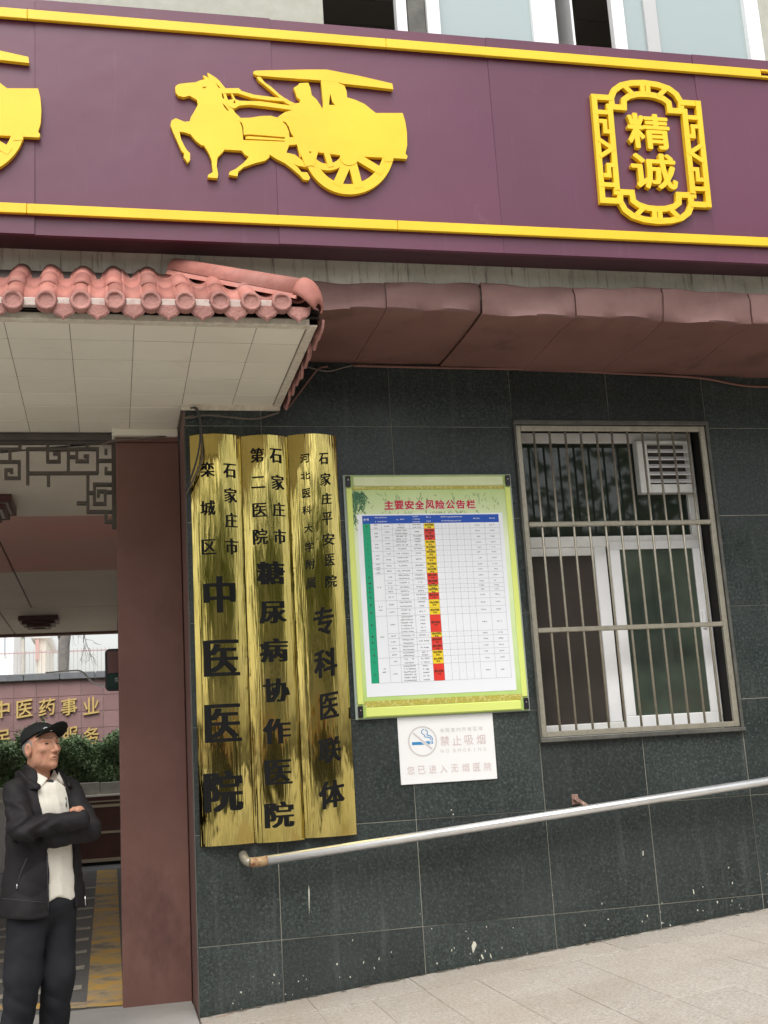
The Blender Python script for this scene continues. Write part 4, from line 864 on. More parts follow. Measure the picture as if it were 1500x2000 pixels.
cable([(0, 884, .75), (60, 878, .75), (130, 872, .75), (200, 866, .72)], .006, CABLE, 'straight black cable crossing behind the fret lattice')
cable([(90, 1314, 3), (140, 1310, 2.5), (160, 1312, 2.2), (180, 1332, 1.6), (205, 1341, 1.1)], .007, simple('white_cable', (.5, .5, .5), .5), 'pale cable drooping to the dark rounded sign board')
# ------------------------------------------------------------------ far end of the passage
IW = empty('inscription_wall', (-1, 15, 0), 'maroon tiled courtyard wall with gold characters and slate coping', 'wall')
wz = aty(0, 1333, 15)[2]
box('core', -7, 2, 15.012, 15.4, -.1, wz-.001, FGROUT, IW)
tw, th_ = .385, .29; xa = aty(27, 1380, 15)[0]
for i in range(-6, 6):
    for j in range(6):
        z1_ = wz-.002-j*th_; x0 = xa+i*tw
        if -3 < x0 < 1: box('wall_tile', x0+.004, x0+tw-.004, 15.0, 15.014, z1_-th_+.004, z1_-.004, FTILE, IW, .002)
for i in range(9): box('coping_stone', -4+i*.62, -4+i*.62+.612, 14.92, 15.45, wz, aty(0, 1317, 14.92)[2]-.01, COPE, IW, .012)
for ch_, px, py in (('中', 3, 1386), ('医', 48, 1384), ('药', 92, 1381), ('事', 135, 1380), ('业', 178, 1378), ('民', 4, 1443), ('服', 137, 1437), ('务', 178, 1437)):
    p = aty(px, py, 14.98); mb = MB(); write(mb, ch_, p[0], p[2], .275, .30, lambda x: 14.998, .035, off=.012, shear=.12); mb.build('gold_character', GOLD, IW)
PL = empty('planter_bench', (-1, 12.6, 0), 'long planter with stone rim over a dark red panelled front', 'planter')
zr0, zr1 = aty(200, 1551, 12.5)[2], aty(200, 1528, 12.5)[2]
for i in range(9): box('rim_stone', -4.2+i*.5, -4.2+i*.5+.494, 12.5, 12.8, zr0, zr1+.01*(i % 2), STN2, PL, .01)
box('rim_lip', -4.2, .29, 12.43, 12.8, zr0-.035, zr0-.002, PALE2, PL, .005)
RB = simple('red_wood_panel', (.10, .035, .025), .5, c2=(.075, .028, .02), vs=4); BE = simple('beige_rail', (.45, .36, .26), .6)
box('front_panel', -1.3, .28, 12.46, 12.7, .06, zr0-.036, RB, PL)
box('white_end', -4.2, -1.31, 12.45, 12.7, .0, zr0-.036, simple('white_painted_block', (.72, .72, .7), .6), PL)
for z0, hh in ((aty(200, 1565, 12.4)[2], .02), (aty(200, 1574, 12.4)[2], .045), (aty(200, 1626, 12.4)[2], .035), (aty(200, 1680, 12.4)[2], .05)): box('front_rail', -1.3, .28, 12.43, 12.459, z0-hh/2, z0+hh/2, BE, PL)
box('plinth', -4.2, .28, 12.5, 12.7, -.01, .058, DARK, PL)
def leaves(n, fn, size, seed):
    r = np.random.default_rng(seed); C = fn(r, n); A = r.normal(size=(n, 3)); A /= np.linalg.norm(A, axis=1)[:, None]; Bv = np.cross(A, r.normal(size=(n, 3))); Bv /= np.linalg.norm(Bv, axis=1)[:, None]; s = size*r.uniform(.6, 1.3, (n, 1))
    V = np.concatenate([C-A*s, C+Bv*s*.45, C+A*s, C-Bv*s*.45], 1).reshape(-1, 3); F = np.arange(4*n).reshape(n, 4); return V, F
zh = aty(200, 1452, 13.2)[2]
def hedge_fn(r, n):
    x = r.uniform(-3.2, .7, n); y = r.uniform(12.75, 14.2, n); top = zh+.06*np.sin(x*5)+.05*np.sin(x*11+1)+.08*r.random(n)**3*2; top = top+np.where((x < -1.05) & (x > -1.5), .28*r.random(n), 0); q = r.random(n)
    z = np.where(q < .45, top-r.random(n)**2*.25, 1.15+(top-1.15)*r.random(n)); y = np.where(q >= .45, 12.72+.25*r.random(n)**2+.06*np.sin(z*9+x*7), y); return np.stack([x, y, z], 1)
HD = empty('clipped_hedge', (-1, 13, 1.1), 'clipped green hedge growing in the courtyard planter behind the man', 'hedge')
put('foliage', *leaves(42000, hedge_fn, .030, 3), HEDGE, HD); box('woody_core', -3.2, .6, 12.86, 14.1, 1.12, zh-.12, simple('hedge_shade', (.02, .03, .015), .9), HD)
# fence, tree and buildings beyond
FN = empty('iron_fence', (-2, 20, 2.4), 'thin iron railing standing above the courtyard wall', 'fence')
rod = mesh('railing_rod', *tube_data([(0, 0, 1.0), (0, 0, aty(100, 1268, 20)[2])], .007, 5), IRON)
for i in range(34): link('railing_rod', rod, FN, (-2.6+i*.085, 20, 0))
zz = aty(0, 1277, 20)[2]; box('top_rail', -3, .6, 19.985, 20.015, zz-.012, zz+.012, simple('red_rail', (.6, .42, .42), .6), FN)
TR = empty('courtyard_tree', (aty(123, 1312, 17)[0], 17, 0), 'grey bare tree trunk rising behind the courtyard wall', 'tree')
c1 = aty(123, 1300, 17); mb = MB(); x = c1[0]
mb.tube([(x, 17, 0), (x, 17, 2.6), (x+.01, 17, 3.4), (x+.02, 17, 3.9), (x+.06, 17, 4.4), (x+.16, 17, 5.6)], [.13, .11, .10, .11, .13, .10], 12).tube([(x+.02, 17, 4.0), (x-.2, 17, 4.8), (x-.5, 17, 6)], [.1, .07, .04], 8)
mb.build('trunk', BARK, TR, True)
tw_ = MB(); rs = random.Random(8)
p0 = aty(165, 1236, 17)
def twig(p, d, l_, r, dep_):
    q = p+d*l_; tw_.tube([p, (p+q)/2+np.array([rs.gauss(0, .03), 0, rs.gauss(0, .03)]), q], [r, r*.8, r*.6], 4)
    if dep_:
        for i in range(3): nd = d+np.array([rs.gauss(0, .55), rs.gauss(0, .4), rs.gauss(0, .3)]); twig(p+d*l_*rs.uniform(.4, 1), nd/np.linalg.norm(nd), l_*.6, r*.6, dep_-1)
twig(np.array([x+.1, 17, 4.8]), np.array([.75, 0, -.3]), .5, .022, 0); twig(np.array([x+.47, 17, 4.65]), np.array([-.12, 0, -1]), .7, .012, 3); twig(np.array([x+.3, 17, 4.7]), np.array([-.25, 0, -1]), .5, .008, 2)
tw_.build('twigs', BARK, TR)
put('crown', *leaves(2500, lambda r, n: np.array([x, 17, 8.2])+r.normal(size=(n, 3))*np.array([1.6, 1.6, 1.1]), .11, 6), LEAF, TR)
def far_block(x0, x1, y0, z1, m, lab, wins, band=None):
    o = empty('far_building', (x0, y0, 0), lab, 'building'); box('wall', x0, x1, y0, y0+6, 0, z1, m, o); box('roof', x0-.2, x1+.2, y0-.2, y0+6.2, z1, z1+.25, PALE, o, .03)
    for (a, b, c_, d_) in wins:
        w_ = box('window', a, b, y0-.03, y0-.002, c_, d_, simple('far_frame', (.7, .7, .7), .5), o); box('pane', a+.06, b-.06, y0-.045, y0-.031, c_+.06, d_-.06, simple('far_glass', (.3, .36, .4), .2), w_)
    if band: box('vertical_banner', *band, simple('red_banner', (.8, .5, .45), .6), o)
    return o
q = lambda px, py, Y: aty(px, py, Y)
far_block(q(-40, 1280, 40)[0], q(27, 1280, 40)[0], 40, q(0, 1238, 40)[2]+6, PALE, 'pale block at the left edge beyond the iron railing', [(q(5, 1280, 40)[0], q(14, 1280, 40)[0], 6, 7.4)])
far_block(q(70, 1280, 44)[0], q(90, 1280, 44)[0], 44, q(80, 1248, 44)[2], PALE2, 'narrow cream building with a red banner beyond the iron railing', [(q(80, 1280, 44)[0], q(86, 1280, 44)[0], 7.4, 8.4)], (q(69, 1280, 43.8)[0], q(76, 1280, 43.8)[0], 43.8, 43.95, q(72, 1290, 44)[2], q(72, 1250, 44)[2]))
pl = empty('concrete_pole', (q(45, 1280, 24)[0], 24, 0), 'grey concrete pole with a crosspiece beyond the railing', 'pole')
px_ = q(45, 1280, 24)[0]; put('shaft', *tube_data([(px_, 24, 0), (px_, 24, q(45, 1243, 24)[2])], .04, 10), STN2, pl, True); box('crosspiece', px_-.14, px_+.14, 23.94, 24.06, q(45, 1244, 24)[2], q(45, 1239, 24)[2], STN2, pl)
# ------------------------------------------------------------------ across the street (mirrored in the brass and the panes)
OB = empty('street_building', (0, -34, 0), 'grey building across the street, mirrored in the brass plaques', 'building')
box('wall', -30, 34, -40, -34, 0, 9.5, simple('grey_facade', (.38, .37, .34), .85, c2=(.32, .31, .28), vs=.6), OB)
wm = mesh('window', *box_data(-.8, .8, 0, .04, 0, 1.6, 0), GLASSD)
for i in range(14):
    for j in range(2): link('window', wm, OB, (-26+i*4, -33.99, 4.2+j*3))
for i in range(15):
    box('shopfront', -28+i*4, -24.6+i*4, -34.0, -33.9, .3, 3.0, simple('shop_glass', (.05, .05, .05), .2), OB)
    V, F = box_data(-28+i*4, -24.8+i*4, -34.0, -32.4, 3.0, 3.1); put('awning', [(x, y, z-.5*(y < -33)*0-(.6 if y > -33 else 0)) for x, y, z in V], F, simple('awning_cloth', [(.5, .05, .04), (.6, .6, .55), (.45, .38, .08)][i % 3], .7), OB)
crownm = [mesh('crown', *leaves(2600, (lambda r, n: (lambda d, c: c+d/np.linalg.norm(d, axis=1)[:, None]*(r.random((n, 1))**.4)*np.array([1.25, 1.25, .95]))(r.normal(size=(n, 3)), r.normal(size=(26, 3))[r.integers(0, 26, n)]*np.array([1.35, 1.35, 1.0]))), .17, 20+s), LEAF) for s in range(2)]
mb = MB(); mb.tube([(0, 0, -.1), (.03, 0, 1.5), (-.02, .03, 3.2), (.05, 0, 5.5)], [.2, .16, .14, .06], 10).tube([(0, 0, 3.0), (.7, .3, 4.2), (1.3, .5, 5.4)], [.09, .06, .03], 6).tube([(0, 0, 3.2), (-.6, -.4, 4.4), (-1.2, -.5, 5.6)], [.09, .06, .03], 6)
trunkm = mesh('trunk', mb.V, mb.F, BARK, True)
for i, (x, y, s) in enumerate(((-13.5, -14.5, 1.0), (-8.6, -13.4, .95), (-3.6, -15.0, .9), (3.4, -13.9, 1.0), (7.2, -15.2, .9), (12.0, -13.8, 1.05), (17, -14.6, 1.0))):
    o = empty('street_tree', (x, y, 0), 'leafy street tree mirrored in the brass plaques and window panes', 'tree', 'street trees across the road'); o.scale = (s, s, s); o.rotation_euler.z = i*1.3
    for nm, me, z in (('trunk', trunkm, 0), ('crown', crownm[i % 2], 5.6)):
        c = bpy.data.objects.new(nm, me); COL.objects.link(c); c.parent = o; c.location = (0, 0, z)
# ------------------------------------------------------------------ the man
def nets(f, lo, hi, h):
    lo = np.array(lo, float); n = np.ceil((np.array(hi)-lo)/h).astype(int)+1
    ax = [lo[i]+h*np.arange(n[i]) for i in range(3)]; G_ = np.stack(np.meshgrid(*ax, indexing='ij'), -1); D = f(G_.reshape(-1, 3)).reshape(n); ins = D < 0
    pos = np.zeros(tuple(n-1)+(3,)); cnt = np.zeros(tuple(n-1))
    corners = [(i, j, k_) for i in (0, 1) for j in (0, 1) for k_ in (0, 1)]
    def cut(A, c): return A[c[0]:c[0]+n[0]-1, c[1]:c[1]+n[1]-1, c[2]:c[2]+n[2]-1]
    for a in corners:
        for x_ in range(3):
            if a[x_] == 0:
                b = list(a); b[x_] = 1; da, db = cut(D, a), cut(D, b); m_ = (da < 0) != (db < 0); t_ = np.where(m_, da/np.where(m_, da-db, 1), 0)
                p = np.zeros(pos.shape); p[..., 0] = a[0]; p[..., 1] = a[1]; p[..., 2] = a[2]; p[..., x_] = t_; pos += p*m_[..., None]; cnt += m_
    act = cnt > 0; idx = -np.ones(act.shape, int); idx[act] = np.arange(act.sum())
    base = np.stack(np.nonzero(act), 1); V = lo+h*(base+pos[act]/cnt[act][:, None]); F = []
    for x_ in range(3):
        a_, b_ = [q for q in range(3) if q != x_]
        s0 = [slice(None)]*3; s1 = [slice(None)]*3; s0[x_] = slice(0, -1); s1[x_] = slice(1, None)
        ch_ = ins[tuple(s0)] != ins[tuple(s1)]; I = np.stack(np.nonzero(ch_), 1)
        I = I[(I[:, a_] > 0) & (I[:, b_] > 0) & (I[:, a_] < n[a_]-1) & (I[:, b_] < n[b_]-1)]
        sgn = ins[I[:, 0], I[:, 1], I[:, 2]]
        def g(da, db): J = I.copy(); J[:, a_] += da; J[:, b_] += db; return idx[J[:, 0], J[:, 1], J[:, 2]]
        Q = np.stack([g(-1, -1), g(0, -1), g(0, 0), g(-1, 0)], 1); fl = sgn if x_ != 1 else ~sgn
        Q[~fl] = Q[~fl][:, ::-1]; F.append(Q)
    return V, np.concatenate(F)
def smin(a, b, k_): h = np.clip(.5+.5*(b-a)/k_, 0, 1); return b*(1-h)+a*h-k_*h*(1-h)
def smax(a, b, k_): return -smin(-a, -b, k_)
def cone(P, a, b, ra, rb):
    a, b = np.array(a), np.array(b); ab = b-a; t_ = np.clip(((P-a)@ab)/(ab@ab), 0, 1); return np.linalg.norm(P-a-t_[:, None]*ab, axis=1)-(ra+(rb-ra)*t_)
def ell(P, c, r): r = np.array(r); q = (P-np.array(c))/r; l_ = np.linalg.norm(q, axis=1); return (l_-1)*r.min()*1.0 if False else l_*(l_-1)/(np.linalg.norm(q/r, axis=1)+1e-9)
MY = -.5
def mp(px, py, dy=0.0): return aty(px, py, MY+dy)
MAN = empty('person', (-.36, MY, 0), 'man in black cap, dark jacket and cream shirt, arms folded, looking right', 'person')
A_ = math.radians(38); FW = np.array([math.sin(A_), -math.cos(A_), 0]); LFT = np.array([math.cos(A_), math.sin(A_), 0]); TC = mp(93, 1600)*np.array([1, 1, 0])
def tor(P): Q = P-TC; return Q@LFT, Q@FW, P[:, 2]
ZZ = [.64, .70, .82, .95, 1.10, 1.24, 1.32, 1.375, 1.41, 1.45]
HU = [.222, .218, .206, .194, .188, .184, .166, .122, .088, .07]; HW = [.150, .150, .146, .140, .136, .130, .116, .095, .080, .07]
def torso(P, du=0.0, dw=0.0):
    u, w_, z = tor(P); hu = np.interp(z, ZZ, HU)+du; hw = np.interp(z, ZZ, HW)+dw; sh = np.interp(z, [1.2, 1.45], [0, -.03]); w2 = w_-sh
    q = (np.abs(u/hu)**2.3+np.abs(w2/hw)**2.3)**(1/2.3); return (q-1)*np.minimum(hu, hw)*.9
def rg(v): return 1-2*np.abs(np.sin(v))**.7
def fold(P, amp, s=1.0):
    x, y, z = P[:, 0], P[:, 1], P[:, 2]
    return amp*(rg(15*s*x+8*s*z+2.2*np.sin(7*z+5*x)+.7*np.sin(23*z))*.45+rg(20*s*z-11*s*y+1.8*np.sin(9*x+7*y)+.6*np.sin(31*x))*.35+rg(7*s*z+14*s*y+1.6*np.sin(8*x)+.5*np.sin(27*z))*.4)
SR, SL_ = TC+LFT*-.160+np.array([0, 0, 1.305]), TC+LFT*.156+np.array([0, 0, 1.305])
ER, WR = mp(50, 1614, -.235), mp(170, 1592, -.17); ELb, WLb = mp(184, 1612, -.06), mp(112, 1632, -.16)
CLOTH = NM('dark_jacket_cloth', .72, 0, .25); CLOTH.col(CLOTH.ramp(CLOTH.noise(6, 4), [(.3, (.0085, .0075, .0085)), (.7, (.015, .0125, .0145))])); CLOTH.bump(CLOTH.noise(26, 4, .5), .25, .012); CLOTH = CLOTH.m
SHIRT = NM('cream_shirt_cloth', .8, 0, .3); SHIRT.col(SHIRT.ramp(SHIRT.noise(9, 4), [(.3, (.66, .62, .53)), (.7, (.72, .68, .60))])); SHIRT.bump(SHIRT.noise(30, 4, .6, (2, 2, .5)), .5, .006); SHIRT = SHIRT.m
TROU = NM('black_trouser_cloth', .85, 0, .2); TROU.col(TROU.ramp(TROU.noise(7, 4), [(.3, (.010, .0105, .013)), (.7, (.019, .02, .024))])); TROU.bump(TROU.noise(300, 2), .2, .002); TROU = TROU.m
CAPM = NM('black_cap_cloth', .8, 0, .25); CAPM.col((.008, .0095, .0095)); CAPM.bump(CAPM.noise(300, 2), .2, .002); CAPM = CAPM.m
SKIN = NM('weathered_skin', .62, 0, .35); SKIN.col(SKIN.ramp(SKIN.noise(22, 5, .6), [(.3, (.34, .16, .095)), (.5, (.46, .235, .15)), (.7, (.40, .17, .115))])); SKIN.b.inputs['Subsurface Weight'].default_value = .12; SKIN.b.inputs['Subsurface Radius'].default_value = (.01, .004, .002); SKIN.bump(SKIN.noise(70, 5, .65), .35, .004); SKIN = SKIN.m
def jacket(P):
    u, w_, z = tor(P)
    d = torso(P, .0, .0)+fold(P, .0065)+.007*np.sin(u*34+2*np.sin(z*7))*np.clip((1.05-z)*3, 0, 1); d = smax(d, .690+.012*np.sin(u*14)-z-.02*(u > .0)*0, .01)
    c0 = np.interp(z, [.7, .95, 1.15, 1.25, 1.34, 1.40], [-.060, -.062, -.082, -.094, -.085, -.065]); c1 = np.interp(z, [.7, .95, 1.15, 1.25, 1.34, 1.40], [.110, .105, .095, .088, .075, .06])
    op = np.maximum(np.maximum(c0-u, u-c1), .02-w_); d = smax(d, -op, .008)
    neck = np.linalg.norm((P-(TC+FW*.0+np.array([0, 0, 1.45])))*np.array([1, 1, .6]), axis=1)-.075; d = smax(d, -neck, .01)
    arm = smin(cone(P, SR, ER, .066, .058), cone(P, ER, WR, .059, .043), .025); arm2 = smin(cone(P, SL_, ELb, .064, .056), cone(P, ELb, WLb, .058, .046), .02)
    wr = .011*np.sin(((P-ER)@((WR-ER)/np.linalg.norm(WR-ER)))*60+4*np.sin(P[:, 2]*30))*np.clip(1-np.linalg.norm(P-ER, axis=1)/.22, 0, 1)
    arm = arm+fold(P, .0065, 1.2)+wr; arm2 = arm2+fold(P, .0065, 1.3)
    return smin(smin(d, arm2, .018), arm, .014)
V, F = nets(jacket, (-.78, -1.0, .66), (.10, -.08, 1.44), .0066); jk = put('jacket', V, F, CLOTH, MAN, True)
def shirt(P):
    u, w_, z = tor(P); d = torso(P, -.018, -.014)+fold(P, .0032, 1.5)-.003*np.exp(-((u-.014)/.016)**2)*(w_ > 0); d = smax(d, .757+.012*np.cos(u*40)-z, .006); d = np.maximum(d, np.maximum(-.135-u, u-.15)); d = np.maximum(d, .0-w_)
    neck = np.linalg.norm((P-(TC+FW*.045+np.array([0, 0, 1.435])))*np.array([1, 1, .75]), axis=1)-.072; return smax(d, -neck, .01)
V, F = nets(shirt, (-.70, -.85, .73), (.05, -.12, 1.43), .009); sh_ = put('shirt', V, F, SHIRT, MAN, True)
# shirt collar wings, jacket collar
def tpt(u, w_, z): return TC+LFT*u+FW*w_+np.array([0, 0, z])
def ctp(an, r, z): return tpt(math.sin(an)*r, math.cos(an)*r*1.08-.004, z)
def wing(s):
    V = []; F = []; n_ = 9
    for i in range(n_+1):
        t_ = i/n_; an = s*math.radians(170-150*t_); V.append(ctp(an, .071+.012*t_, 1.440-.012*t_-.062*t_**2.2))
        an2 = s*math.radians(170-(150-30*t_**2)*t_); V.append(ctp(an2, .092+.036*t_**1.5, 1.408-.035*t_-.078*t_**3))
    m_ = len(V); V += [v+np.array([0, 0, -.004])-(v-tpt(0, 0, v[2]))*.05 for v in V]
    for i in range(n_): a0 = 2*i; F += [(a0, a0+2, a0+3, a0+1), (m_+a0, m_+a0+1, m_+a0+3, m_+a0+2), (a0, m_+a0, m_+a0+2, a0+2), (a0+1, a0+3, m_+a0+3, m_+a0+1)]
    F.append((2*n_, 2*n_+1, m_+2*n_+1, m_+2*n_)); return put('shirt_collar', V, F, SHIRT, sh_, True)
wing(-1); wing(1)
def jcollar(P):
    u, w_, z = tor(P); rr_ = np.sqrt(u**2+((w_+.012)/1.12)**2); r0 = np.interp(z, [1.32, 1.38, 1.43], [.140, .120, .113]); d = np.abs(rr_-r0)-.011+fold(P, .002)
    d = smax(d, smax(1.31-z, z-(1.415-.6*np.clip(w_+.03, 0, 1)), .01), .012); return smax(d, w_-.085-(1.40-z)*.25, .012)
V, F = nets(jcollar, (-.58, -.72, 1.29), (-.06, -.26, 1.45), .0045); put('collar', V, F, CLOTH, jk, True)
def undershirt(P): return np.maximum(cone(P, tpt(.004, .066, 1.30), tpt(.004, .058, 1.338), .030, .022), -9)
V, F = nets(undershirt, (-.45, -.64, 1.24), (-.2, -.4, 1.43), .008); put('undershirt', V, F, simple('dark_undershirt', (.01, .011, .014), .8), MAN, True)
HR_, KR, FR = TC+LFT*-.085+np.array([0, 0, .74]), mp(52, 1905, -.09), mp(38, 2040, -.07); HL_, KL, FL = TC+LFT*.09+np.array([0, 0, .74]), mp(122, 1900, .0), mp(112, 2040, .06)
def trousers(P):
    rl = smin(cone(P, HR_, KR, .104, .084), cone(P, KR, FR, .080, .076), .05); ll = smin(cone(P, HL_, KL, .098, .078), cone(P, KL, FL, .075, .070), .05)
    d = np.minimum(rl, ll); hip = ell(P, TC+np.array([0, 0, .74]), (.155, .125, .12)); d = smin(smin(rl, ll, .012), hip, .04)
    x_ = P[:, 2]; d = d+fold(P, .0065, .75)+.003*np.sin(x_*38+P[:, 0]*14)*np.clip((.35-x_)*3, 0, 1); return np.maximum(smax(d, .035-x_, .01), x_-.83)
V, F = nets(trousers, (-.70, -.90, .0), (.02, -.14, .86), .009); put('trousers', V, F, TROU, MAN, True)
for s, c_ in ((0, FR), (1, FL)):
    a0 = np.array([c_[0], c_[1], .035]); f2 = FW if s == 0 else np.array([math.sin(.9), -math.cos(.9), 0])
    def shoe(P): return smax(smin(cone(P, a0-f2*.06, a0+f2*.14, .042, .038), cone(P, a0-f2*.03, a0-f2*.03+np.array([0, 0, .05]), .045, .045), .03), .0-P[:, 2], .004)
    V, F = nets(shoe, a0-np.array([.25, .25, .05]), a0+np.array([.25, .25, .15]), .01); put('shoe', V, F, simple('black_shoe', (.015, .014, .013), .4), MAN, True)
# head
AH = math.radians(44); TL_ = math.radians(5); hf = np.array([math.sin(AH)*math.cos(TL_), -math.cos(AH)*math.cos(TL_), math.sin(TL_)]); hl = np.array([math.cos(AH), math.sin(AH), 0]); hu_ = np.cross(hf, -hl); hu_ = np.cross(hl, hf)*-1 if np.cross(hl, hf)[2] < 0 else np.cross(hl, hf)
HC = mp(90, 1453)
def toh(P): Q = P-HC; return np.stack([Q@hf, Q@hl, Q@hu_], 1)
def hw_(p): return HC+hf*p[0]+hl*p[1]+hu_*p[2]
def head(P):
    H_ = toh(P); M_ = H_.copy(); M_[:, 1] = np.abs(M_[:, 1])
    d = ell(H_, (-.012, 0, .038), (.100, .079, .088)); d = smin(d, ell(H_, (.028, 0, -.022), (.070, .064, .088)), .03)
    d = smin(d, ell(H_, (.040, 0, -.084), (.048, .046, .030)), .03); d = smin(d, ell(M_, (.010, .052, -.055), (.035, .016, .035)), .03)
    d = smin(d, ell(M_, (.062, .043, -.012), (.024, .022, .017)), .022); d = smin(d, cone(M_, (.088, .008, .040), (.066, .050, .036), .010, .009), .018)
    d = smax(d, -ell(M_, (.105, .033, .016), (.020, .020, .012)), .014)
    d = smin(d, cone(H_, (.092, 0, .026), (.117, 0, -.022), .008, .0115), .010); d = smin(d, ell(M_, (.103, .0125, -.027), (.012, .008, .008)), .006)
    d = smin(d, ell(H_, (.088, 0, -.058), (.016, .026, .014)), .014); d = smin(d, ell(H_, (.092, 0, -.054), (.011, .019, .0045)), .005); d = smin(d, ell(H_, (.089, 0, -.065), (.011, .017, .005)), .005); d = smax(d, -ell(H_, (.106, 0, -.0595), (.012, .022, .0022)), .003)
    d = smin(d, ell(H_, (.076, 0, -.098), (.020, .022, .018)), .018)
    nas = np.abs(cone(M_, (.098, .022, -.030), (.083, .036, -.066), .001, .001)); d = d+.0022*np.exp(-(nas/.004)**2)
    cr = cone(M_, (.088, .018, .024), (.072, .052, .022), .001, .001); d = d+.0014*np.exp(-(cr/.0022)**2)
    ck_ = cone(M_, (.075, .050, -.03), (.055, .052, -.085), .001, .001); d = d+.0022*np.exp(-(ck_/.007)**2)
    bag = cone(M_, (.083, .022, .000), (.074, .046, .004), .001, .001); d = d-.0016*np.exp(-(bag/.005)**2)
    d = smin(d, cone(H_, (-.030, 0, -.07), (-.045, 0, -.205), .058, .062), .025)
    e = ell(M_, (-.008, .084, -.006), (.024, .012, .037)); e = smax(e, -ell(M_, (-.003, .097, -.002), (.013, .011, .022)), .005); d = smin(d, e, .006)
    d = smin(d, cone(M_, (.062, .022, .017), (.060, .043, .016), .0155, .0145), .004)
    return d
V, F = nets(head, HC-np.array([.17, .17, .235]), HC+np.array([.17, .17, .14]), .0042); hd3 = put('head', V, F, SKIN, MAN, True)
EYD = simple('eye_dark', (.02, .012, .01), .2); BRW = simple('brow_grey', (.14, .095, .072), .9); LIP = simple('lip', (.33, .13, .105), .5); HAIR = simple('grey_hair', (.26, .24, .22), .9, c2=(.16, .145, .13), vs=120)
def eyes(P):
    M_ = toh(P); M_[:, 1] = np.abs(M_[:, 1]); return ell(M_, (.0790, .0325, .0145), (.0080, .0140, .0048))
for nm, fn, mt in (('eye', eyes, EYD), ('eyebrow', lambda P: (lambda M_: cone(M_, (.0980, .015, .041), (.081, .050, .043), .0038, .0028))(toh(P)*np.array([1, np.where(1, 1, 1), 1]) if False else np.stack([toh(P)[:, 0], np.abs(toh(P)[:, 1]), toh(P)[:, 2]], 1)), BRW), ('lips', lambda P: smin(ell(toh(P), (.0945, 0, -.0545), (.011, .0185, .0042)), ell(toh(P), (.0915, 0, -.0648), (.011, .0165, .0048)), .001), LIP)):
    V, F = nets(fn, HC-np.array([.13, .13, .09]), HC+np.array([.13, .13, .07]), .0022)
    if len(V): put(nm, V, F, mt, hd3, True)
def hair(P):
    H_ = toh(P); d = ell(H_, (-.016, 0, .022), (.100, .0815, .092)); d = np.maximum(d, H_[:, 2]-.05); d = np.maximum(d, -.075-H_[:, 2]-.0*H_[:, 0]); return smax(d, H_[:, 0]-.018+.30*np.clip(-H_[:, 2], 0, 1)*1.6+.02*0, .004)
V, F = nets(hair, HC-np.array([.17, .17, .12]), HC+np.array([.17, .17, .1]), .005); put('hair', V, F, HAIR, hd3, True)
def cap(P):
    H_ = toh(P); x_, y_, z_ = H_[:, 0], H_[:, 1], H_[:, 2]; band = .040+.30*x_*.55; 
    o_ = ell(H_, (-.010, 0, .050), (.114, .094, .088))+.0025*np.sin(9*np.arctan2(y_, x_+.01))*np.clip((z_-.06)*14, 0, 1)+.0025*np.sin(60*x_+35*z_+20*y_)*np.clip(.1-x_, 0, .1)*8; d = smax(o_, (.052+.42*x_)-z_-.0, .006)
    bz = .078+.06*(x_-.08)-2.2*y_**2*1.0+.35*(x_-.08); br_ = np.sqrt(((x_-.075)/.098)**2+(y_/.086)**2)-1; b_ = np.maximum(np.maximum(br_*.085, np.abs(z_-bz)-.0045), .05-x_); return smin(d, b_, .006)
V, F = nets(cap, HC-np.array([.2, .22, .05]), HC+np.array([.24, .24, .16]), .0048); cp = put('cap', V, F, CAPM, MAN, True)
ep = [hw_((.075+.0, -.030+.016*math.cos(t), .098+.010*math.sin(t))) for t in np.linspace(-2.6, 1.6, 12)]
def capfront(y_, z_):
    c = ((z_-.050)/.088)**2+(y_/.094)**2; return -.010+.114*math.sqrt(max(0, 1-c))+.003
ep = [(y_, z_) for y_, z_ in ((-.046, .094), (-.034, .100), (-.022, .096), (-.012, .090), (-.006, .084), (-.012, .080), (-.024, .081), (-.030, .086), (-.022, .090))]
put('cap_emblem', *tube_data([hw_((capfront(y_, z_), y_, z_)) for y_, z_ in ep], .0028, 5), simple('white_thread', (.6, .62, .62), .6), cp, True)
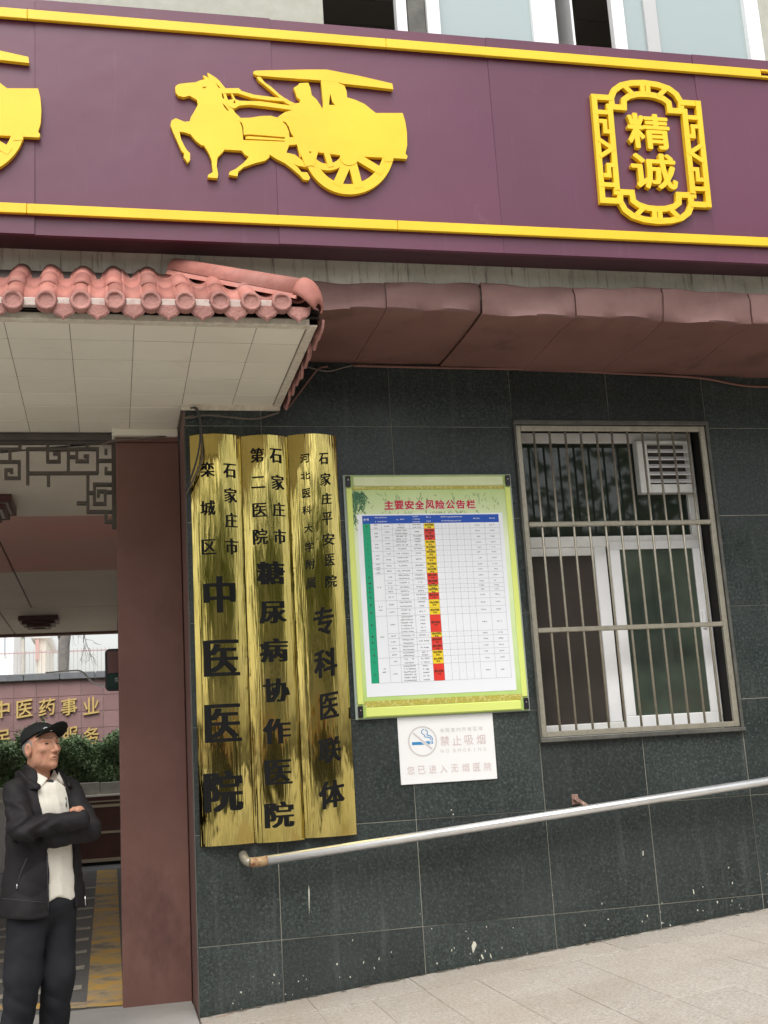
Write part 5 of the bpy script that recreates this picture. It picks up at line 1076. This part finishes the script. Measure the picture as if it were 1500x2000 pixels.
# hand tucked over the left arm
hb = mp(168, 1580, -.15); kd = (mp(150, 1571, -.145)-hb); kd /= np.linalg.norm(kd)
def hand(P):
    d = smin(cone(P, mp(172, 1586, -.16), mp(162, 1577, -.165), .026, .026), cone(P, mp(160, 1578, -.14), mp(166, 1575, -.15), .024, .022), .012)
    for i, (l_, oy) in enumerate(((.042, -.022), (.050, -.006), (.046, .010), (.036, .024))):
        a0 = hb+np.array([-.012, oy*.8, .004+.003*i]); a1 = a0+kd*l_*.6; a2 = a1+kd*l_*.35+np.array([0, .0, -.014]); d = smin(d, smin(cone(P, a0, a1, .0095, .009), cone(P, a1, a2, .009, .0075), .004), .004)
    return smin(d, smin(cone(P, mp(170, 1582, -.18), mp(162, 1575, -.19), .011, .0105), cone(P, mp(162, 1575, -.19), mp(155, 1574, -.18), .0105, .008), .004), .006)
V, F = nets(hand, hb-np.array([.12, .12, .1]), hb+np.array([.1, .1, .1]), .004); put('hand', V, F, SKIN, MAN, True)
# jacket details, buttons and pen, laid on the cloth surface
def hit(f, px, py, lift=.002):
    d = ray(px, py); d = d/np.linalg.norm(d); T_ = np.arange(4.8, 7.2, .003); P_ = CAM+d*T_[:, None]; v = f(P_); i = int(np.argmax(v < 0)) if (v < 0).any() else int(np.argmin(v)); return P_[i]-d*lift
put('pocket_zip', *tube_data([hit(jacket, *q) for q in ((62, 1668), (57, 1680), (52, 1692), (47, 1706), (43, 1720))], .0035, 6), simple('zip_tape', (.035, .035, .04), .35), jk, True)
put('zip_pull', *tube_data([hit(jacket, 42, 1720, .004), hit(jacket, 41, 1730, .004)], .0035, 6), simple('zip_metal', (.5, .5, .5), .3, 1.0), jk, True)
put('hem_seam', *tube_data([hit(jacket, x_, 1748+.10*x_) for x_ in range(12, 100, 6)], .0022, 5), simple('seam_thread', (.03, .028, .03), .7), jk, True)
put('front_edge', *tube_data([hit(jacket, x_, y_) for x_, y_ in ((101, 1660), (102, 1690), (103, 1720), (104, 1750), (103, 1772))], .004, 6), simple('jacket_edge', (.03, .028, .03), .5), jk, True)
for y_ in (1532, 1560, 1668, 1700, 1730): put('button', *tube_data([hit(shirt, 125+.05*(y_-1532), y_, .000), hit(shirt, 125+.05*(y_-1532), y_, .004)], .0055, 8), simple('shirt_button', (.62, .58, .5), .3), sh_)
pc = [hit(shirt, *q) for q in ((138, 1550), (139, 1568))]; put('pen_clip', *tube_data(pc, .0045, 6), simple('pen_metal', (.25, .28, .27), .3, .8), sh_, True)
put('zip_end', *tube_data([hit(jacket, 176, 1745, .003), hit(jacket, 177, 1764, .003)], .004, 6), simple('zip_steel', (.6, .6, .6), .3, 1.0), jk, True)
MAN.location.x -= .022; MAN.scale = (.985, .985, .985)
